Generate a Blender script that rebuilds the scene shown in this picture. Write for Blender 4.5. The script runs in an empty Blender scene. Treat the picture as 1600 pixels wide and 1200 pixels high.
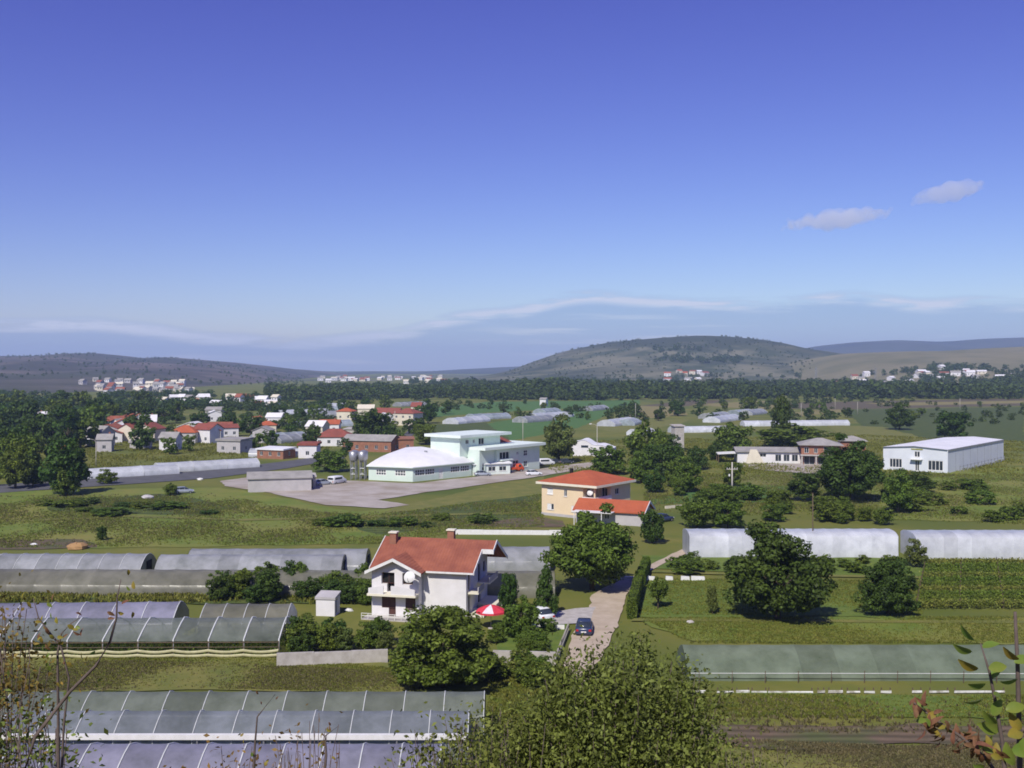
import bpy, math, random
import numpy as np
from mathutils import Vector, noise as mnoise
R = math.radians
random.seed(7)
rng = np.random.default_rng(7)
S = bpy.context.scene
C = S.collection

# ------------------------------------------------------------------ camera
H = 27.0            # eye height above the plain
F = 1600.0          # focal length in photo pixels (photo 1600 wide)
Y0 = 575.0          # photo row of the true horizon
cam = bpy.data.cameras.new('camera'); camo = bpy.data.objects.new('camera', cam); C.objects.link(camo)
camo.location = (0, 0, H); camo.rotation_euler = (R(90), 0, 0)
cam.sensor_width = 36; cam.lens = 36 * F / 1600
cam.shift_y = (Y0 - 600) / 1600
cam.clip_start = 0.1; cam.clip_end = 60000
S.camera = camo

# ------------------------------------------------------------------ light
SUN_AZ, SUN_EL = 21.0, 46.0     # sun behind the camera, to its left
sd = Vector((-math.sin(R(SUN_AZ)) * math.cos(R(SUN_EL)), -math.cos(R(SUN_AZ)) * math.cos(R(SUN_EL)), math.sin(R(SUN_EL))))
sun = bpy.data.lights.new('sun', 'SUN'); suno = bpy.data.objects.new('sun', sun); C.objects.link(suno)
sun.energy = 4.2; sun.angle = R(0.53); sun.color = (1.0, 0.95, 0.86)
suno.rotation_euler = sd.to_track_quat('Z', 'Y').to_euler(); suno.location = (0, 0, 300)

world = bpy.data.worlds.new('World'); S.world = world; world.use_nodes = True
wn, wl = world.node_tree.nodes, world.node_tree.links
wn.clear()
out = wn.new('ShaderNodeOutputWorld'); bg = wn.new('ShaderNodeBackground'); bg.inputs[1].default_value = 0.085
sky = wn.new('ShaderNodeTexSky'); sky.sky_type = 'NISHITA'; sky.sun_disc = False
sky.sun_elevation = R(SUN_EL); sky.sun_rotation = math.atan2(sd.x, sd.y)
sky.altitude = 100; sky.air_density = 1.1; sky.dust_density = 0.25; sky.ozone_density = 5.0
SKY = 0.085
spl = wn.new('ShaderNodeSeparateColor'); cmb = wn.new('ShaderNodeCombineColor'); wl.new(sky.outputs[0], spl.inputs[0])
for i, a in enumerate((1.333, 1.66, 1.10)):     # the phone's saturated blue: same sky, steeper per channel
    q = wn.new('ShaderNodeMath'); q.operation = 'POWER'; q.inputs[1].default_value = a
    p0 = wn.new('ShaderNodeMath'); p0.operation = 'MULTIPLY'; p0.inputs[1].default_value = SKY * (1.06, 0.86, 1.22)[i]; wl.new(spl.outputs[i], p0.inputs[0]); wl.new(p0.outputs[0], q.inputs[0])
    p1 = wn.new('ShaderNodeMath'); p1.operation = 'MULTIPLY'; p1.inputs[1].default_value = (1.24, 1.80, 1.08)[i] / SKY; wl.new(q.outputs[0], p1.inputs[0]); wl.new(p1.outputs[0], cmb.inputs[i])
# thin cloud bank low over the horizon, all the way round
geo = wn.new('ShaderNodeTexCoord'); sep = wn.new('ShaderNodeSeparateXYZ'); wl.new(geo.outputs['Generated'], sep.inputs[0])
def wnoise(scale, sc, detail, loc=(0, 0, 0), rough=.55):
    mp = wn.new('ShaderNodeMapping'); mp.inputs['Scale'].default_value = scale; mp.inputs['Location'].default_value = loc; wl.new(geo.outputs['Generated'], mp.inputs[0])
    nz = wn.new('ShaderNodeTexNoise'); nz.inputs['Scale'].default_value = sc; nz.inputs['Detail'].default_value = detail; nz.inputs['Roughness'].default_value = rough
    wl.new(mp.outputs[0], nz.inputs['Vector']); return nz.outputs[0]
def wmath(op, a, b=None, c=None):
    n = wn.new('ShaderNodeMath'); n.operation = op
    for i, q in enumerate((a, b, c)):
        if q is None: continue
        if isinstance(q, (int, float)): n.inputs[i].default_value = q
        else: wl.new(q, n.inputs[i])
    return n.outputs[0]
def wrange(v, a, b, c, d):
    n = wn.new('ShaderNodeMapRange'); n.interpolation_type = 'SMOOTHSTEP'
    wl.new(v, n.inputs[0])
    for i, q in enumerate((a, b, c, d)): n.inputs[i + 1].default_value = q
    return n.outputs[0]
elev = sep.outputs[2]
top = wmath('MULTIPLY_ADD', wnoise((1.1, 1.1, 0), 1.5, 3, (0.2, 4.4, 0)), 0.17, -0.030)      # wavering top of the bank
above = wmath('SUBTRACT', elev, top)
veil = wrange(above, -0.012, 0.001, 0.75, 0)
fine = wnoise((4, 4, 40), 3.0, 9, (2.1, 0.7, 0), .62)
streak = wmath('MULTIPLY', wrange(wmath('ABSOLUTE', wmath('ADD', above, 0.006)), 0.002, 0.0095, 1, 0), wrange(fine, 0.36, 0.56, 0, 1))
streak2 = wmath('MULTIPLY', wrange(wnoise((3, 3, 55), 2.2, 8, (0.4, 5.1, 0)), 0.52, 0.66, 0, .7), wrange(above, -0.03, -0.012, 1, 0))
white = wmath('MINIMUM', wmath('MAXIMUM', streak, streak2), 1.0)
band = wmath('MAXIMUM', wmath('MULTIPLY', veil, 0.8), wmath('MULTIPLY', white, 0.9))
ccol = wn.new('ShaderNodeMix'); ccol.data_type = 'RGBA'
ccol.inputs[6].default_value = (2.9, 4.5, 7.7, 1); ccol.inputs[7].default_value = (7.4, 7.9, 9.6, 1); wl.new(white, ccol.inputs[0])
cm = wn.new('ShaderNodeMix'); cm.data_type = 'RGBA'
wl.new(band, cm.inputs[0]); wl.new(cmb.outputs[0], cm.inputs[6]); wl.new(ccol.outputs[2], cm.inputs[7])
wl.new(cm.outputs[2], bg.inputs[0]); wl.new(bg.outputs[0], out.inputs[0])

S.view_settings.view_transform = 'Standard'; S.view_settings.look = 'None'
S.view_settings.exposure = 0.12; S.view_settings.gamma = 1.0; S.view_settings.use_curve_mapping = False
S.cycles.use_denoising = True
S.cycles.max_bounces = 9; S.cycles.transparent_max_bounces = 12; S.cycles.volume_bounces = 8; S.cycles.filter_width = 1.75
S.cycles.caustics_reflective = False; S.cycles.caustics_refractive = False

# ------------------------------------------------------------------ helpers
def G(x, y, z=0.0):                     # where the photo's pixel meets the plain
    D = (H - z) * F / (y - Y0)
    return Vector(((x - 800) * D / F, D, z))
def dist(y): return H * F / (y - Y0)

MATS = {}
def mat(name, col, col2=None, scale=3.0, rough=0.8, bump=0.0, detail=5, metal=0.0, spec=0.3, island=0.0, objrand=0.0, contrast=(0.35, 0.65), coord='pos', col3=None, scale3=0.05):
    if name in MATS: return MATS[name]
    m = bpy.data.materials.new(name); m.use_nodes = True
    n, l = m.node_tree.nodes, m.node_tree.links
    b = n['Principled BSDF']; b.inputs['Roughness'].default_value = rough; b.inputs['Metallic'].default_value = metal
    b.inputs['Specular IOR Level'].default_value = spec
    col2 = col2 or tuple(c * 0.82 for c in col)
    if coord == 'pos': src = n.new('ShaderNodeNewGeometry').outputs['Position']
    else: src = n.new('ShaderNodeTexCoord').outputs['Object']
    t = n.new('ShaderNodeTexNoise'); t.inputs['Scale'].default_value = scale; t.inputs['Detail'].default_value = detail; t.inputs['Roughness'].default_value = 0.62
    l.new(src, t.inputs['Vector'])
    r = n.new('ShaderNodeMapRange'); r.inputs[1].default_value, r.inputs[2].default_value = contrast
    l.new(t.outputs[0], r.inputs[0])
    mx = n.new('ShaderNodeMix'); mx.data_type = 'RGBA'
    mx.inputs[6].default_value = (*col, 1); mx.inputs[7].default_value = (*col2, 1); l.new(r.outputs[0], mx.inputs[0])
    cur = mx.outputs[2]
    if col3:
        t3 = n.new('ShaderNodeTexNoise'); t3.inputs['Scale'].default_value = scale3; t3.inputs['Detail'].default_value = 4; l.new(src, t3.inputs['Vector'])
        r3 = n.new('ShaderNodeMapRange'); r3.inputs[1].default_value = 0.45; r3.inputs[2].default_value = 0.66; l.new(t3.outputs[0], r3.inputs[0])
        m3 = n.new('ShaderNodeMix'); m3.data_type = 'RGBA'; l.new(r3.outputs[0], m3.inputs[0]); l.new(cur, m3.inputs[6]); m3.inputs[7].default_value = (*col3, 1)
        cur = m3.outputs[2]
    if island or objrand:
        rv = n.new('ShaderNodeNewGeometry').outputs['Random Per Island'] if island else n.new('ShaderNodeObjectInfo').outputs['Random']
        amt = island or objrand
        rr = n.new('ShaderNodeMapRange'); l.new(rv, rr.inputs[0]); rr.inputs[3].default_value = 1 - amt; rr.inputs[4].default_value = 1 + amt
        h = n.new('ShaderNodeHueSaturation'); l.new(rr.outputs[0], h.inputs['Value']); l.new(cur, h.inputs['Color'])
        cur = h.outputs[0]
        if island:
            oi = n.new('ShaderNodeObjectInfo'); r2 = n.new('ShaderNodeMapRange'); l.new(oi.outputs['Random'], r2.inputs[0])
            r2.inputs[3].default_value = 0.485; r2.inputs[4].default_value = 0.515; l.new(r2.outputs[0], h.inputs['Hue'])
    l.new(cur, b.inputs['Base Color'])
    if bump:
        bp = n.new('ShaderNodeBump'); bp.inputs['Strength'].default_value = bump; bp.inputs['Distance'].default_value = 0.1
        l.new(t.outputs[0], bp.inputs['Height']); l.new(bp.outputs[0], b.inputs['Normal'])
    MATS[name] = m
    return m
def leafmat(name, col, col2, trans=0.33, island=0.5, rough=0.6):
    m = mat(name, col, col2, scale=0.9, rough=rough, island=island, spec=0.25, contrast=(0.3, 0.7), coord='obj')
    n, l = m.node_tree.nodes, m.node_tree.links
    b = n['Principled BSDF']; o = n['Material Output']
    tr = n.new('ShaderNodeBsdfTranslucent'); mx = n.new('ShaderNodeMixShader'); mx.inputs[0].default_value = trans
    l.new(b.inputs['Base Color'].links[0].from_socket, tr.inputs[0])
    l.new(b.outputs[0], mx.inputs[1]); l.new(tr.outputs[0], mx.inputs[2]); l.new(mx.outputs[0], o.inputs[0])
    return m
def filmmat(name, col, clear, rough=0.28, col2=None):
    m = mat(name, col, col2 or tuple(c * q for c, q in zip(col, (.58, .60, .56))), scale=0.55, rough=rough, objrand=0.16, spec=0.5, bump=.35, detail=8, contrast=(.38, .72))
    n, l = m.node_tree.nodes, m.node_tree.links
    b = n['Principled BSDF']; o = n['Material Output']
    tp = n.new('ShaderNodeBsdfTransparent'); tl = n.new('ShaderNodeBsdfTranslucent'); l.new(b.inputs['Base Color'].links[0].from_socket, tl.inputs[0])
    a = n.new('ShaderNodeMixShader'); a.inputs[0].default_value = 0.3; l.new(b.outputs[0], a.inputs[1]); l.new(tl.outputs[0], a.inputs[2])
    mx = n.new('ShaderNodeMixShader'); mx.inputs[0].default_value = clear
    l.new(a.outputs[0], mx.inputs[1]); l.new(tp.outputs[0], mx.inputs[2]); l.new(mx.outputs[0], o.inputs[0])
    return m

def link(name, me, parent=None, loc=None):
    o = bpy.data.objects.new(name, me); C.objects.link(o); o.parent = parent
    if loc is not None: o.location = loc
    return o
def tag(o, label, cat, group=None):
    o['label'] = label; o['category'] = cat
    if group: o['group'] = group
    return o
def thing(name, label, cat, loc=(0, 0, 0), rz=0.0, group=None):
    o = bpy.data.objects.new(name, None); C.objects.link(o); o.empty_display_size = 0.5
    o.location = loc; o.rotation_euler = (0, 0, rz)
    return tag(o, label, cat, group)
def struct(o): o['kind'] = 'structure'; return o
def stuff(o): o['kind'] = 'stuff'; return o
def copy_tree(o, parent=None):
    c = o.copy(); C.objects.link(c); c.parent = parent
    for ch in o.children: copy_tree(ch, c)
    return c

class MB:
    def __init__(s): s.v = []; s.f = []
    def add(s, vs, fs):
        k = len(s.v); s.v += [tuple(p) for p in vs]; s.f += [tuple(i + k for i in f) for f in fs]; return s
    def box(s, x0, x1, y0, y1, z0, z1):
        return s.add([(x0, y0, z0), (x1, y0, z0), (x1, y1, z0), (x0, y1, z0), (x0, y0, z1), (x1, y0, z1), (x1, y1, z1), (x0, y1, z1)],
                     [(0, 3, 2, 1), (4, 5, 6, 7), (0, 1, 5, 4), (1, 2, 6, 5), (2, 3, 7, 6), (3, 0, 4, 7)])
    def hexa(s, p):      # 8 points: bottom ring, top ring
        return s.add(p, [(0, 3, 2, 1), (4, 5, 6, 7), (0, 1, 5, 4), (1, 2, 6, 5), (2, 3, 7, 6), (3, 0, 4, 7)])
    def prism(s, poly, z0, z1):
        n = len(poly)
        return s.add([(*p[:2], z0) for p in poly] + [(*p[:2], z1) for p in poly],
                     [tuple(range(n))[::-1], tuple(range(n, 2 * n))] + [(i, (i + 1) % n, n + (i + 1) % n, n + i) for i in range(n)])
    def slab(s, quad, t):   # a sheet of four points thickened downwards
        q = [Vector(p) for p in quad]
        return s.hexa([p - Vector((0, 0, t)) for p in q] + q)
    def tube(s, pts, r, n=6):
        pts = [Vector(p) for p in pts]; rs = r if isinstance(r, (list, tuple)) else [r] * len(pts)
        k = len(s.v)
        for i, p in enumerate(pts):
            d = (pts[min(i + 1, len(pts) - 1)] - pts[max(i - 1, 0)]).normalized()
            a = d.cross(Vector((0, 0, 1)) if abs(d.z) < 0.9 else Vector((1, 0, 0))).normalized(); b = d.cross(a)
            for j in range(n):
                w = 2 * math.pi * j / n
                s.v.append(tuple(p + (a * math.cos(w) + b * math.sin(w)) * rs[i]))
        for i in range(len(pts) - 1):
            for j in range(n):
                s.f.append((k + i * n + j, k + i * n + (j + 1) % n, k + (i + 1) * n + (j + 1) % n, k + (i + 1) * n + j))
        s.f.append(tuple(range(k + n - 1, k - 1, -1))); s.f.append(tuple(range(k + (len(pts) - 1) * n, k + len(pts) * n)))
        return s
    def mesh(s, name, m, smooth=False):
        me = bpy.data.meshes.new(name); me.from_pydata(s.v, [], s.f)
        me.materials.append(m)
        if smooth: me.polygons.foreach_set('use_smooth', [True] * len(me.polygons))
        me.update(); return me
    def build(s, name, m, parent=None, smooth=False, loc=None):
        return link(name, s.mesh(name, m, smooth), parent, loc)

def npmesh(name, verts, quads, m):          # big quad meshes from numpy
    me = bpy.data.meshes.new(name)
    me.vertices.add(len(verts)); me.vertices.foreach_set('co', verts.astype(np.float32).ravel())
    n = len(quads); k = quads.shape[1]
    me.loops.add(n * k); me.loops.foreach_set('vertex_index', quads.astype(np.int32).ravel())
    me.polygons.add(n); me.polygons.foreach_set('loop_start', np.arange(0, n * k, k, dtype=np.int32))
    me.update(calc_edges=True); me.validate()
    me.materials.append(m)
    return me

ORD = ['first', 'second', 'third', 'fourth', 'fifth', 'sixth', 'seventh', 'eighth', 'ninth', 'tenth', 'eleventh', 'twelfth', 'thirteenth', 'fourteenth', 'fifteenth', 'sixteenth', 'seventeenth', 'eighteenth', 'nineteenth', 'twentieth', 'twenty-first', 'twenty-second', 'twenty-third', 'twenty-fourth', 'twenty-fifth', 'twenty-sixth']
# ------------------------------------------------------------------ materials
M_ground = mat('ground_grass', (0.118, 0.142, 0.021), (0.193, 0.177, 0.035), scale=0.12, detail=9, rough=0.95, bump=0.4, col3=(0.083, 0.116, 0.015), scale3=0.03)
M_meadow = mat('meadow', (0.109, 0.165, 0.020), (0.175, 0.201, 0.033), scale=0.25, detail=8, rough=0.95, bump=0.5, col3=(0.219, 0.201, 0.047), scale3=0.045)
M_lawn = mat('lawn', (0.089, 0.142, 0.020), (0.138, 0.183, 0.029), scale=0.5, detail=8, rough=0.95, bump=0.4)
M_dry = mat('dry_grass', (0.196, 0.183, 0.045), (0.127, 0.147, 0.029), scale=0.3, detail=8, rough=0.95, bump=0.5)
M_crop = mat('crop_green', (0.062, 0.147, 0.034), (0.094, 0.175, 0.038), scale=0.3, detail=7, rough=0.95, bump=0.4)
M_darkf = mat('dark_field', (0.054, 0.085, 0.018), (0.090, 0.111, 0.024), scale=0.3, detail=7, rough=0.95, bump=0.4)
M_soil = mat('soil', (0.15, 0.105, 0.068), (0.11, 0.085, 0.050), scale=0.6, detail=8, rough=0.95, bump=0.5, col3=(0.09, 0.10, 0.035), scale3=0.25)
for m_, per in ((M_crop, 1.6), (M_soil, 1.1), (M_darkf, 2.2)):      # furrows and crop rows
    n_, l_ = m_.node_tree.nodes, m_.node_tree.links; b_ = n_['Principled BSDF']; src_ = b_.inputs['Base Color'].links[0].from_socket
    w_ = n_.new('ShaderNodeTexWave'); w_.bands_direction = 'Y'; w_.inputs['Scale'].default_value = .314 / per; w_.inputs['Distortion'].default_value = 2.0; w_.inputs['Detail'].default_value = 3; w_.inputs['Detail Scale'].default_value = .6
    g_ = n_.new('ShaderNodeNewGeometry'); l_.new(g_.outputs['Position'], w_.inputs[0])
    h_ = n_.new('ShaderNodeHueSaturation'); r_ = n_.new('ShaderNodeMapRange'); r_.inputs[3].default_value = .72; r_.inputs[4].default_value = 1.2; l_.new(w_.outputs['Fac'], r_.inputs[0]); l_.new(r_.outputs[0], h_.inputs['Value']); l_.new(src_, h_.inputs['Color']); l_.new(h_.outputs[0], b_.inputs['Base Color'])
M_yellowf = mat('stubble', (0.26, 0.21, 0.075), (0.18, 0.17, 0.06), scale=0.2, detail=7, rough=0.95)
M_dirt = mat('dirt_track', (0.52, 0.43, 0.32), (0.41, 0.33, 0.235), scale=0.5, detail=8, rough=0.95, bump=0.4)
M_gravel = mat('gravel', (0.463, 0.413, 0.362), (0.362, 0.319, 0.269), scale=0.25, detail=9, rough=0.95, bump=0.3, col3=(0.312, 0.263, 0.200), scale3=0.12)
M_asph = mat('asphalt', (0.12, 0.12, 0.125), (0.09, 0.09, 0.092), scale=0.3, rough=0.9)
M_conc = mat('concrete', (0.50, 0.47, 0.43), (0.38, 0.35, 0.31), scale=1.5, rough=0.9, bump=0.15)
M_white = mat('white_plaster', (0.76, 0.74, 0.74), (0.68, 0.66, 0.65), scale=0.7, rough=0.85)
M_trim = mat('white_trim', (0.80, 0.79, 0.76), (0.70, 0.69, 0.65), scale=2, rough=0.6)
M_cream = mat('cream_plaster', (0.70, 0.64, 0.50), (0.62, 0.56, 0.44), scale=0.7, rough=0.85)
M_peach = mat('peach_plaster', (0.80, 0.64, 0.42), (0.76, 0.60, 0.39), scale=0.5, rough=0.85)
M_ledge = mat('cream_trim', (0.80, 0.76, 0.60), (0.74, 0.69, 0.54), scale=1.5, rough=0.7)
M_grey = mat('grey_render', (0.50, 0.47, 0.46), (0.43, 0.41, 0.40), scale=0.8, rough=0.9)
M_mint = mat('mint_plaster', (0.66, 0.76, 0.68), (0.60, 0.70, 0.62), scale=0.4, rough=0.8)
M_minttrim = mat('mint_trim', (0.78, 0.86, 0.78), (0.72, 0.80, 0.72), scale=0.8, rough=0.6)
M_whiteroof = mat('white_sheet_roof', (0.84, 0.83, 0.82), (0.74, 0.73, 0.72), scale=0.25, rough=0.55)
M_panel = mat('white_cladding', (0.70, 0.73, 0.76), (0.63, 0.66, 0.70), scale=0.3, rough=0.5)
def tiles(name, a, b, period=0.34):
    m = mat(name, a, b, scale=0.55, detail=9, rough=0.85)
    n, l = m.node_tree.nodes, m.node_tree.links
    bs = n['Principled BSDF']
    w = n.new('ShaderNodeTexWave'); w.bands_direction = 'X'; w.inputs['Scale'].default_value = 1 / period * 0.314; w.inputs['Distortion'].default_value = 0.3
    w2 = n.new('ShaderNodeTexWave'); w2.bands_direction = 'Y'; w2.wave_profile = 'SAW'; w2.inputs['Scale'].default_value = 1 / period * 0.314
    tc = n.new('ShaderNodeTexCoord'); l.new(tc.outputs['Object'], w.inputs[0]); l.new(tc.outputs['Object'], w2.inputs[0])
    ad = n.new('ShaderNodeMath'); l.new(w.outputs['Fac'], ad.inputs[0]); l.new(w2.outputs['Fac'], ad.inputs[1])
    bp = n.new('ShaderNodeBump'); bp.inputs['Strength'].default_value = 0.7; bp.inputs['Distance'].default_value = 0.05
    l.new(ad.outputs[0], bp.inputs['Height']); l.new(bp.outputs[0], bs.inputs['Normal'])
    return m
M_tile = tiles('weathered_red_tiles', (0.34, 0.115, 0.066), (0.23, 0.072, 0.046))
M_orange = tiles('new_orange_tiles', (0.460, 0.119, 0.052), (0.386, 0.095, 0.042))
M_darkred = tiles('dark_red_tiles', (0.30, 0.085, 0.06), (0.22, 0.07, 0.05))
M_greyroof = mat('grey_roof', (0.36, 0.34, 0.31), (0.27, 0.255, 0.235), scale=0.5, rough=0.9)
M_brick = mat('hollow_brick', (0.342, 0.159, 0.098), (0.252, 0.117, 0.075), scale=1.2, rough=0.9)
M_brown = mat('brown_wood', (0.095, 0.042, 0.034), (0.065, 0.03, 0.025), scale=3, rough=0.6)
M_glass = mat('window_glass', (0.025, 0.032, 0.042), (0.04, 0.05, 0.065), scale=0.6, rough=0.08, spec=0.6)
M_dark = mat('dark_room', (0.018, 0.017, 0.016), rough=0.95)  # near black, stands in for the shade of interiors; also a chimney's colour
M_metal = mat('galvanised_steel', (0.42, 0.43, 0.44), (0.33, 0.33, 0.34), scale=3, rough=0.45, metal=0.6)
M_rib = mat('pale_strap', (0.66, 0.67, 0.64), (0.55, 0.56, 0.53), scale=2, rough=0.6)
M_post = mat('wood_post', (0.16, 0.115, 0.075), (0.10, 0.075, 0.05), scale=4, rough=0.9)
M_pole = mat('concrete_pole', (0.52, 0.49, 0.42), (0.44, 0.41, 0.36), scale=2, rough=0.9)
M_fold = mat('yellowed_film', (0.52, 0.49, 0.28), (0.40, 0.38, 0.20), scale=1.5, rough=0.5)
M_bark = mat('bark', (0.10, 0.075, 0.052), (0.065, 0.05, 0.038), scale=6, rough=0.95, bump=0.5, coord='obj')
M_twig = mat('twig_bark', (0.15, 0.115, 0.10), (0.10, 0.075, 0.065), scale=25, rough=0.85, coord='obj')
M_rubber = mat('tyre_rubber', (0.02, 0.02, 0.02), rough=0.9)
M_rim = mat('wheel_rim', (0.45, 0.45, 0.46), rough=0.35, metal=0.7)
M_lamp = mat('lamp_lens', (0.75, 0.75, 0.72), rough=0.2)
M_tail = mat('tail_light', (0.45, 0.02, 0.02), rough=0.3)
L_dark = leafmat('leaf_dark', (0.049, 0.090, 0.014), (0.079, 0.129, 0.018))
L_mid = leafmat('leaf_mid', (0.093, 0.145, 0.017), (0.146, 0.199, 0.025))
L_pale = leafmat('leaf_pale', (0.107, 0.149, 0.033), (0.150, 0.186, 0.043))
L_olive = leafmat('leaf_olive', (0.123, 0.156, 0.030), (0.196, 0.223, 0.046), island=0.6)
L_hedge = leafmat('leaf_hedge', (0.082, 0.135, 0.015), (0.149, 0.206, 0.022))
L_weed = leafmat('leaf_weed', (0.131, 0.175, 0.023), (0.234, 0.227, 0.043), island=0.5)
L_drygrass = leafmat('leaf_dry', (0.20, 0.165, 0.075), (0.13, 0.125, 0.05), island=0.5)
L_far = leafmat('leaf_far', (0.052, 0.088, 0.016), (0.076, 0.115, 0.021))
FM_green = filmmat('film_grey_green', (0.27, 0.30, 0.25), 0.30)
FM_blue = filmmat('film_blue_grey', (0.34, 0.37, 0.40), 0.28)
FM_sky = filmmat('film_sky_violet', (0.40, 0.39, 0.50), 0.18)  # greyish film; the violet sky's reflection is put into the base colour
FM_pale = filmmat('film_pale', (0.50, 0.51, 0.52), 0.15)
FM_olive = filmmat('film_olive', (0.30, 0.29, 0.22), 0.22)
FM_white = filmmat('film_white', (0.78, 0.80, 0.82), 0.05, col2=(.56, .58, .60))
FM_net = filmmat('green_netting', (0.27, 0.33, 0.24), 0.34, .8)
FM_far = filmmat('film_far_blue', (0.46, 0.52, 0.56), 0.08)

# ------------------------------------------------------------------ terrain
def sstep(a, b, x):
    t = min(1.0, max(0.0, (x - a) / (b - a))); return t * t * (3 - 2 * t)
HILLS = [  # name, ridge distance, [(photo x, photo y of crest)], front foot, back foot, material, roughness of relief
    ('left', 3300, [(-900, 566), (-400, 562), (-150, 560), (0, 556), (60, 556), (110, 553), (150, 551), (205, 560), (265, 558), (340, 565), (400, 573), (450, 581), (500, 592), (560, 602)], 1000, 5200),
    ('middle', 6000, [(300, 590), (420, 587), (520, 582), (580, 580), (640, 582), (720, 577), (800, 573), (900, 568), (1000, 572), (1100, 580)], 4600, 6900),
    ('centre', 2800, [(560, 606), (660, 598), (720, 592), (770, 585), (800, 578), (830, 566), (880, 549), (950, 535), (1000, 530), (1040, 527), (1090, 524), (1140, 527), (1180, 532), (1230, 543), (1280, 550), (1340, 556), (1420, 570), (1500, 590)], 1750, 4300),
    ('right', 2100, [(1120, 599), (1200, 586), (1260, 562), (1320, 552), (1400, 549), (1480, 548), (1540, 544), (1600, 541), (1750, 538), (2000, 540), (2500, 550)], 1150, 3300),
    ('far_right', 6000, [(1100, 575), (1200, 558), (1270, 541), (1330, 535), (1400, 531), (1470, 534), (1540, 529), (1600, 527), (1750, 525), (2000, 528)], 4400, 7200),
]
def crest(hl, X, Y=None):
    nm, Dr, pts, _, _ = hl
    s = X * F / (Dr if nm != 'left' or Y is None or Y > Dr else .25 * Dr + .75 * Y) + 800     # the left hill sends spurs down towards the town
    if s <= pts[0][0]: y = pts[0][1]
    elif s >= pts[-1][0]: y = pts[-1][1]
    else:
        for (a, b), (c, d) in zip(pts, pts[1:]):
            if a <= s <= c:
                t = (s - a) / (c - a); y = b + (d - b) * t; break
    return max(0.0, H + (Y0 - y) * Dr / F)
def hill_z(hl, X, Y):
    name, Dr, pts, yf, yb = hl
    z = sum(crest(hl, X + k * Dr / 140, Y) for k in (-1, 0, 1)) / 3
    t = (Y - yf) / (Dr - yf) if Y < Dr else (yb - Y) / (yb - Dr)
    if t <= 0: return -2.0
    t = min(1, t)
    n1 = mnoise.fractal(Vector((X / 420, Y / 420, 3.1)), 1.0, 2.0, 5)
    sh = t * t * (3 - 2 * t)
    sh = 0.45 * t + 0.55 * sh
    return z * sh * (1 + 0.30 * n1 * (1 - t) * 1.3) + 4.0 * n1 * sh * (1 - t) * (z / 60 + 0.2) - 1.2 * (1 - t) ** 8
def terrain(X, Y):
    return max([0.0] + [hill_z(h, X, Y) for h in HILLS if h[3] < Y < h[4]])

M_hillL = mat('scrub_hill', (0.045, 0.042, 0.032), (0.165, 0.128, 0.108), contrast=(.43, .60), scale=0.005, detail=10, rough=1.0, bump=0.3, col3=(0.055, 0.06, 0.035), scale3=0.0022)
M_hillC = mat('dry_hill', (0.180, 0.170, 0.100), (0.050, 0.068, 0.030), scale=0.011, detail=11, rough=1.0, bump=0.3, contrast=(0.44, 0.58), col3=(0.040, 0.052, 0.024), scale3=0.004)
M_hillR = mat('grassy_rise', (0.215, 0.190, 0.105), (0.13, 0.13, 0.062), scale=0.008, detail=9, rough=1.0, bump=0.2, contrast=(0.42, 0.68))
M_hillF = mat('far_hill', (0.035, 0.042, 0.028), (0.065, 0.062, 0.045), scale=0.004, detail=8, rough=1.0)
_n, _l = M_hillC.node_tree.nodes, M_hillC.node_tree.links      # woods cover the upper part of the central hill
_b = _n['Principled BSDF']; _src = _b.inputs['Base Color'].links[0].from_socket
_g = _n.new('ShaderNodeNewGeometry'); _s = _n.new('ShaderNodeSeparateXYZ'); _l.new(_g.outputs['Position'], _s.inputs[0])
_t = _n.new('ShaderNodeTexNoise'); _t.inputs['Scale'].default_value = 0.012; _t.inputs['Detail'].default_value = 8; _l.new(_g.outputs['Position'], _t.inputs['Vector'])
_a = _n.new('ShaderNodeMath'); _a.operation = 'MULTIPLY_ADD'; _a.inputs[1].default_value = 90; _l.new(_t.outputs[0], _a.inputs[0]); _l.new(_s.outputs[2], _a.inputs[2])
_r = _n.new('ShaderNodeMapRange'); _r.inputs[1].default_value = 108; _r.inputs[2].default_value = 132; _l.new(_a.outputs[0], _r.inputs[0])
_m = _n.new('ShaderNodeMix'); _m.data_type = 'RGBA'; _m.inputs[7].default_value = (0.040, 0.052, 0.022, 1); _l.new(_r.outputs[0], _m.inputs[0]); _l.new(_src, _m.inputs[6]); _l.new(_m.outputs[2], _b.inputs['Base Color'])
for hl, m in zip(HILLS, (M_hillL, M_hillF, M_hillC, M_hillR, M_hillF)):
    name, Dr, pts, yf, yb = hl
    xa, xb = (pts[0][0] - 830) * Dr / F, (pts[-1][0] - 770) * Dr / F
    nx, ny = 130, 60
    vs = np.zeros(((nx + 1) * (ny + 1), 3)); k = 0
    for j in range(ny + 1):
        Y = yf + (yb - yf) * j / ny
        for i in range(nx + 1):
            X = xa + (xb - xa) * i / nx
            e = min(1, i / 6, (nx - i) / 6) if name in ('left', 'right', 'far_right') else 1
            vs[k] = (X, Y, hill_z(hl, X, Y) * (e if True else 1) - 0.5 * (1 - e)); k += 1
    q = np.array([[j * (nx + 1) + i, j * (nx + 1) + i + 1, (j + 1) * (nx + 1) + i + 1, (j + 1) * (nx + 1) + i] for j in range(ny) for i in range(nx)])
    me = npmesh('hill', vs, q, m); me.polygons.foreach_set('use_smooth', [True] * len(me.polygons))
    struct(link('hill', me))

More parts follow.
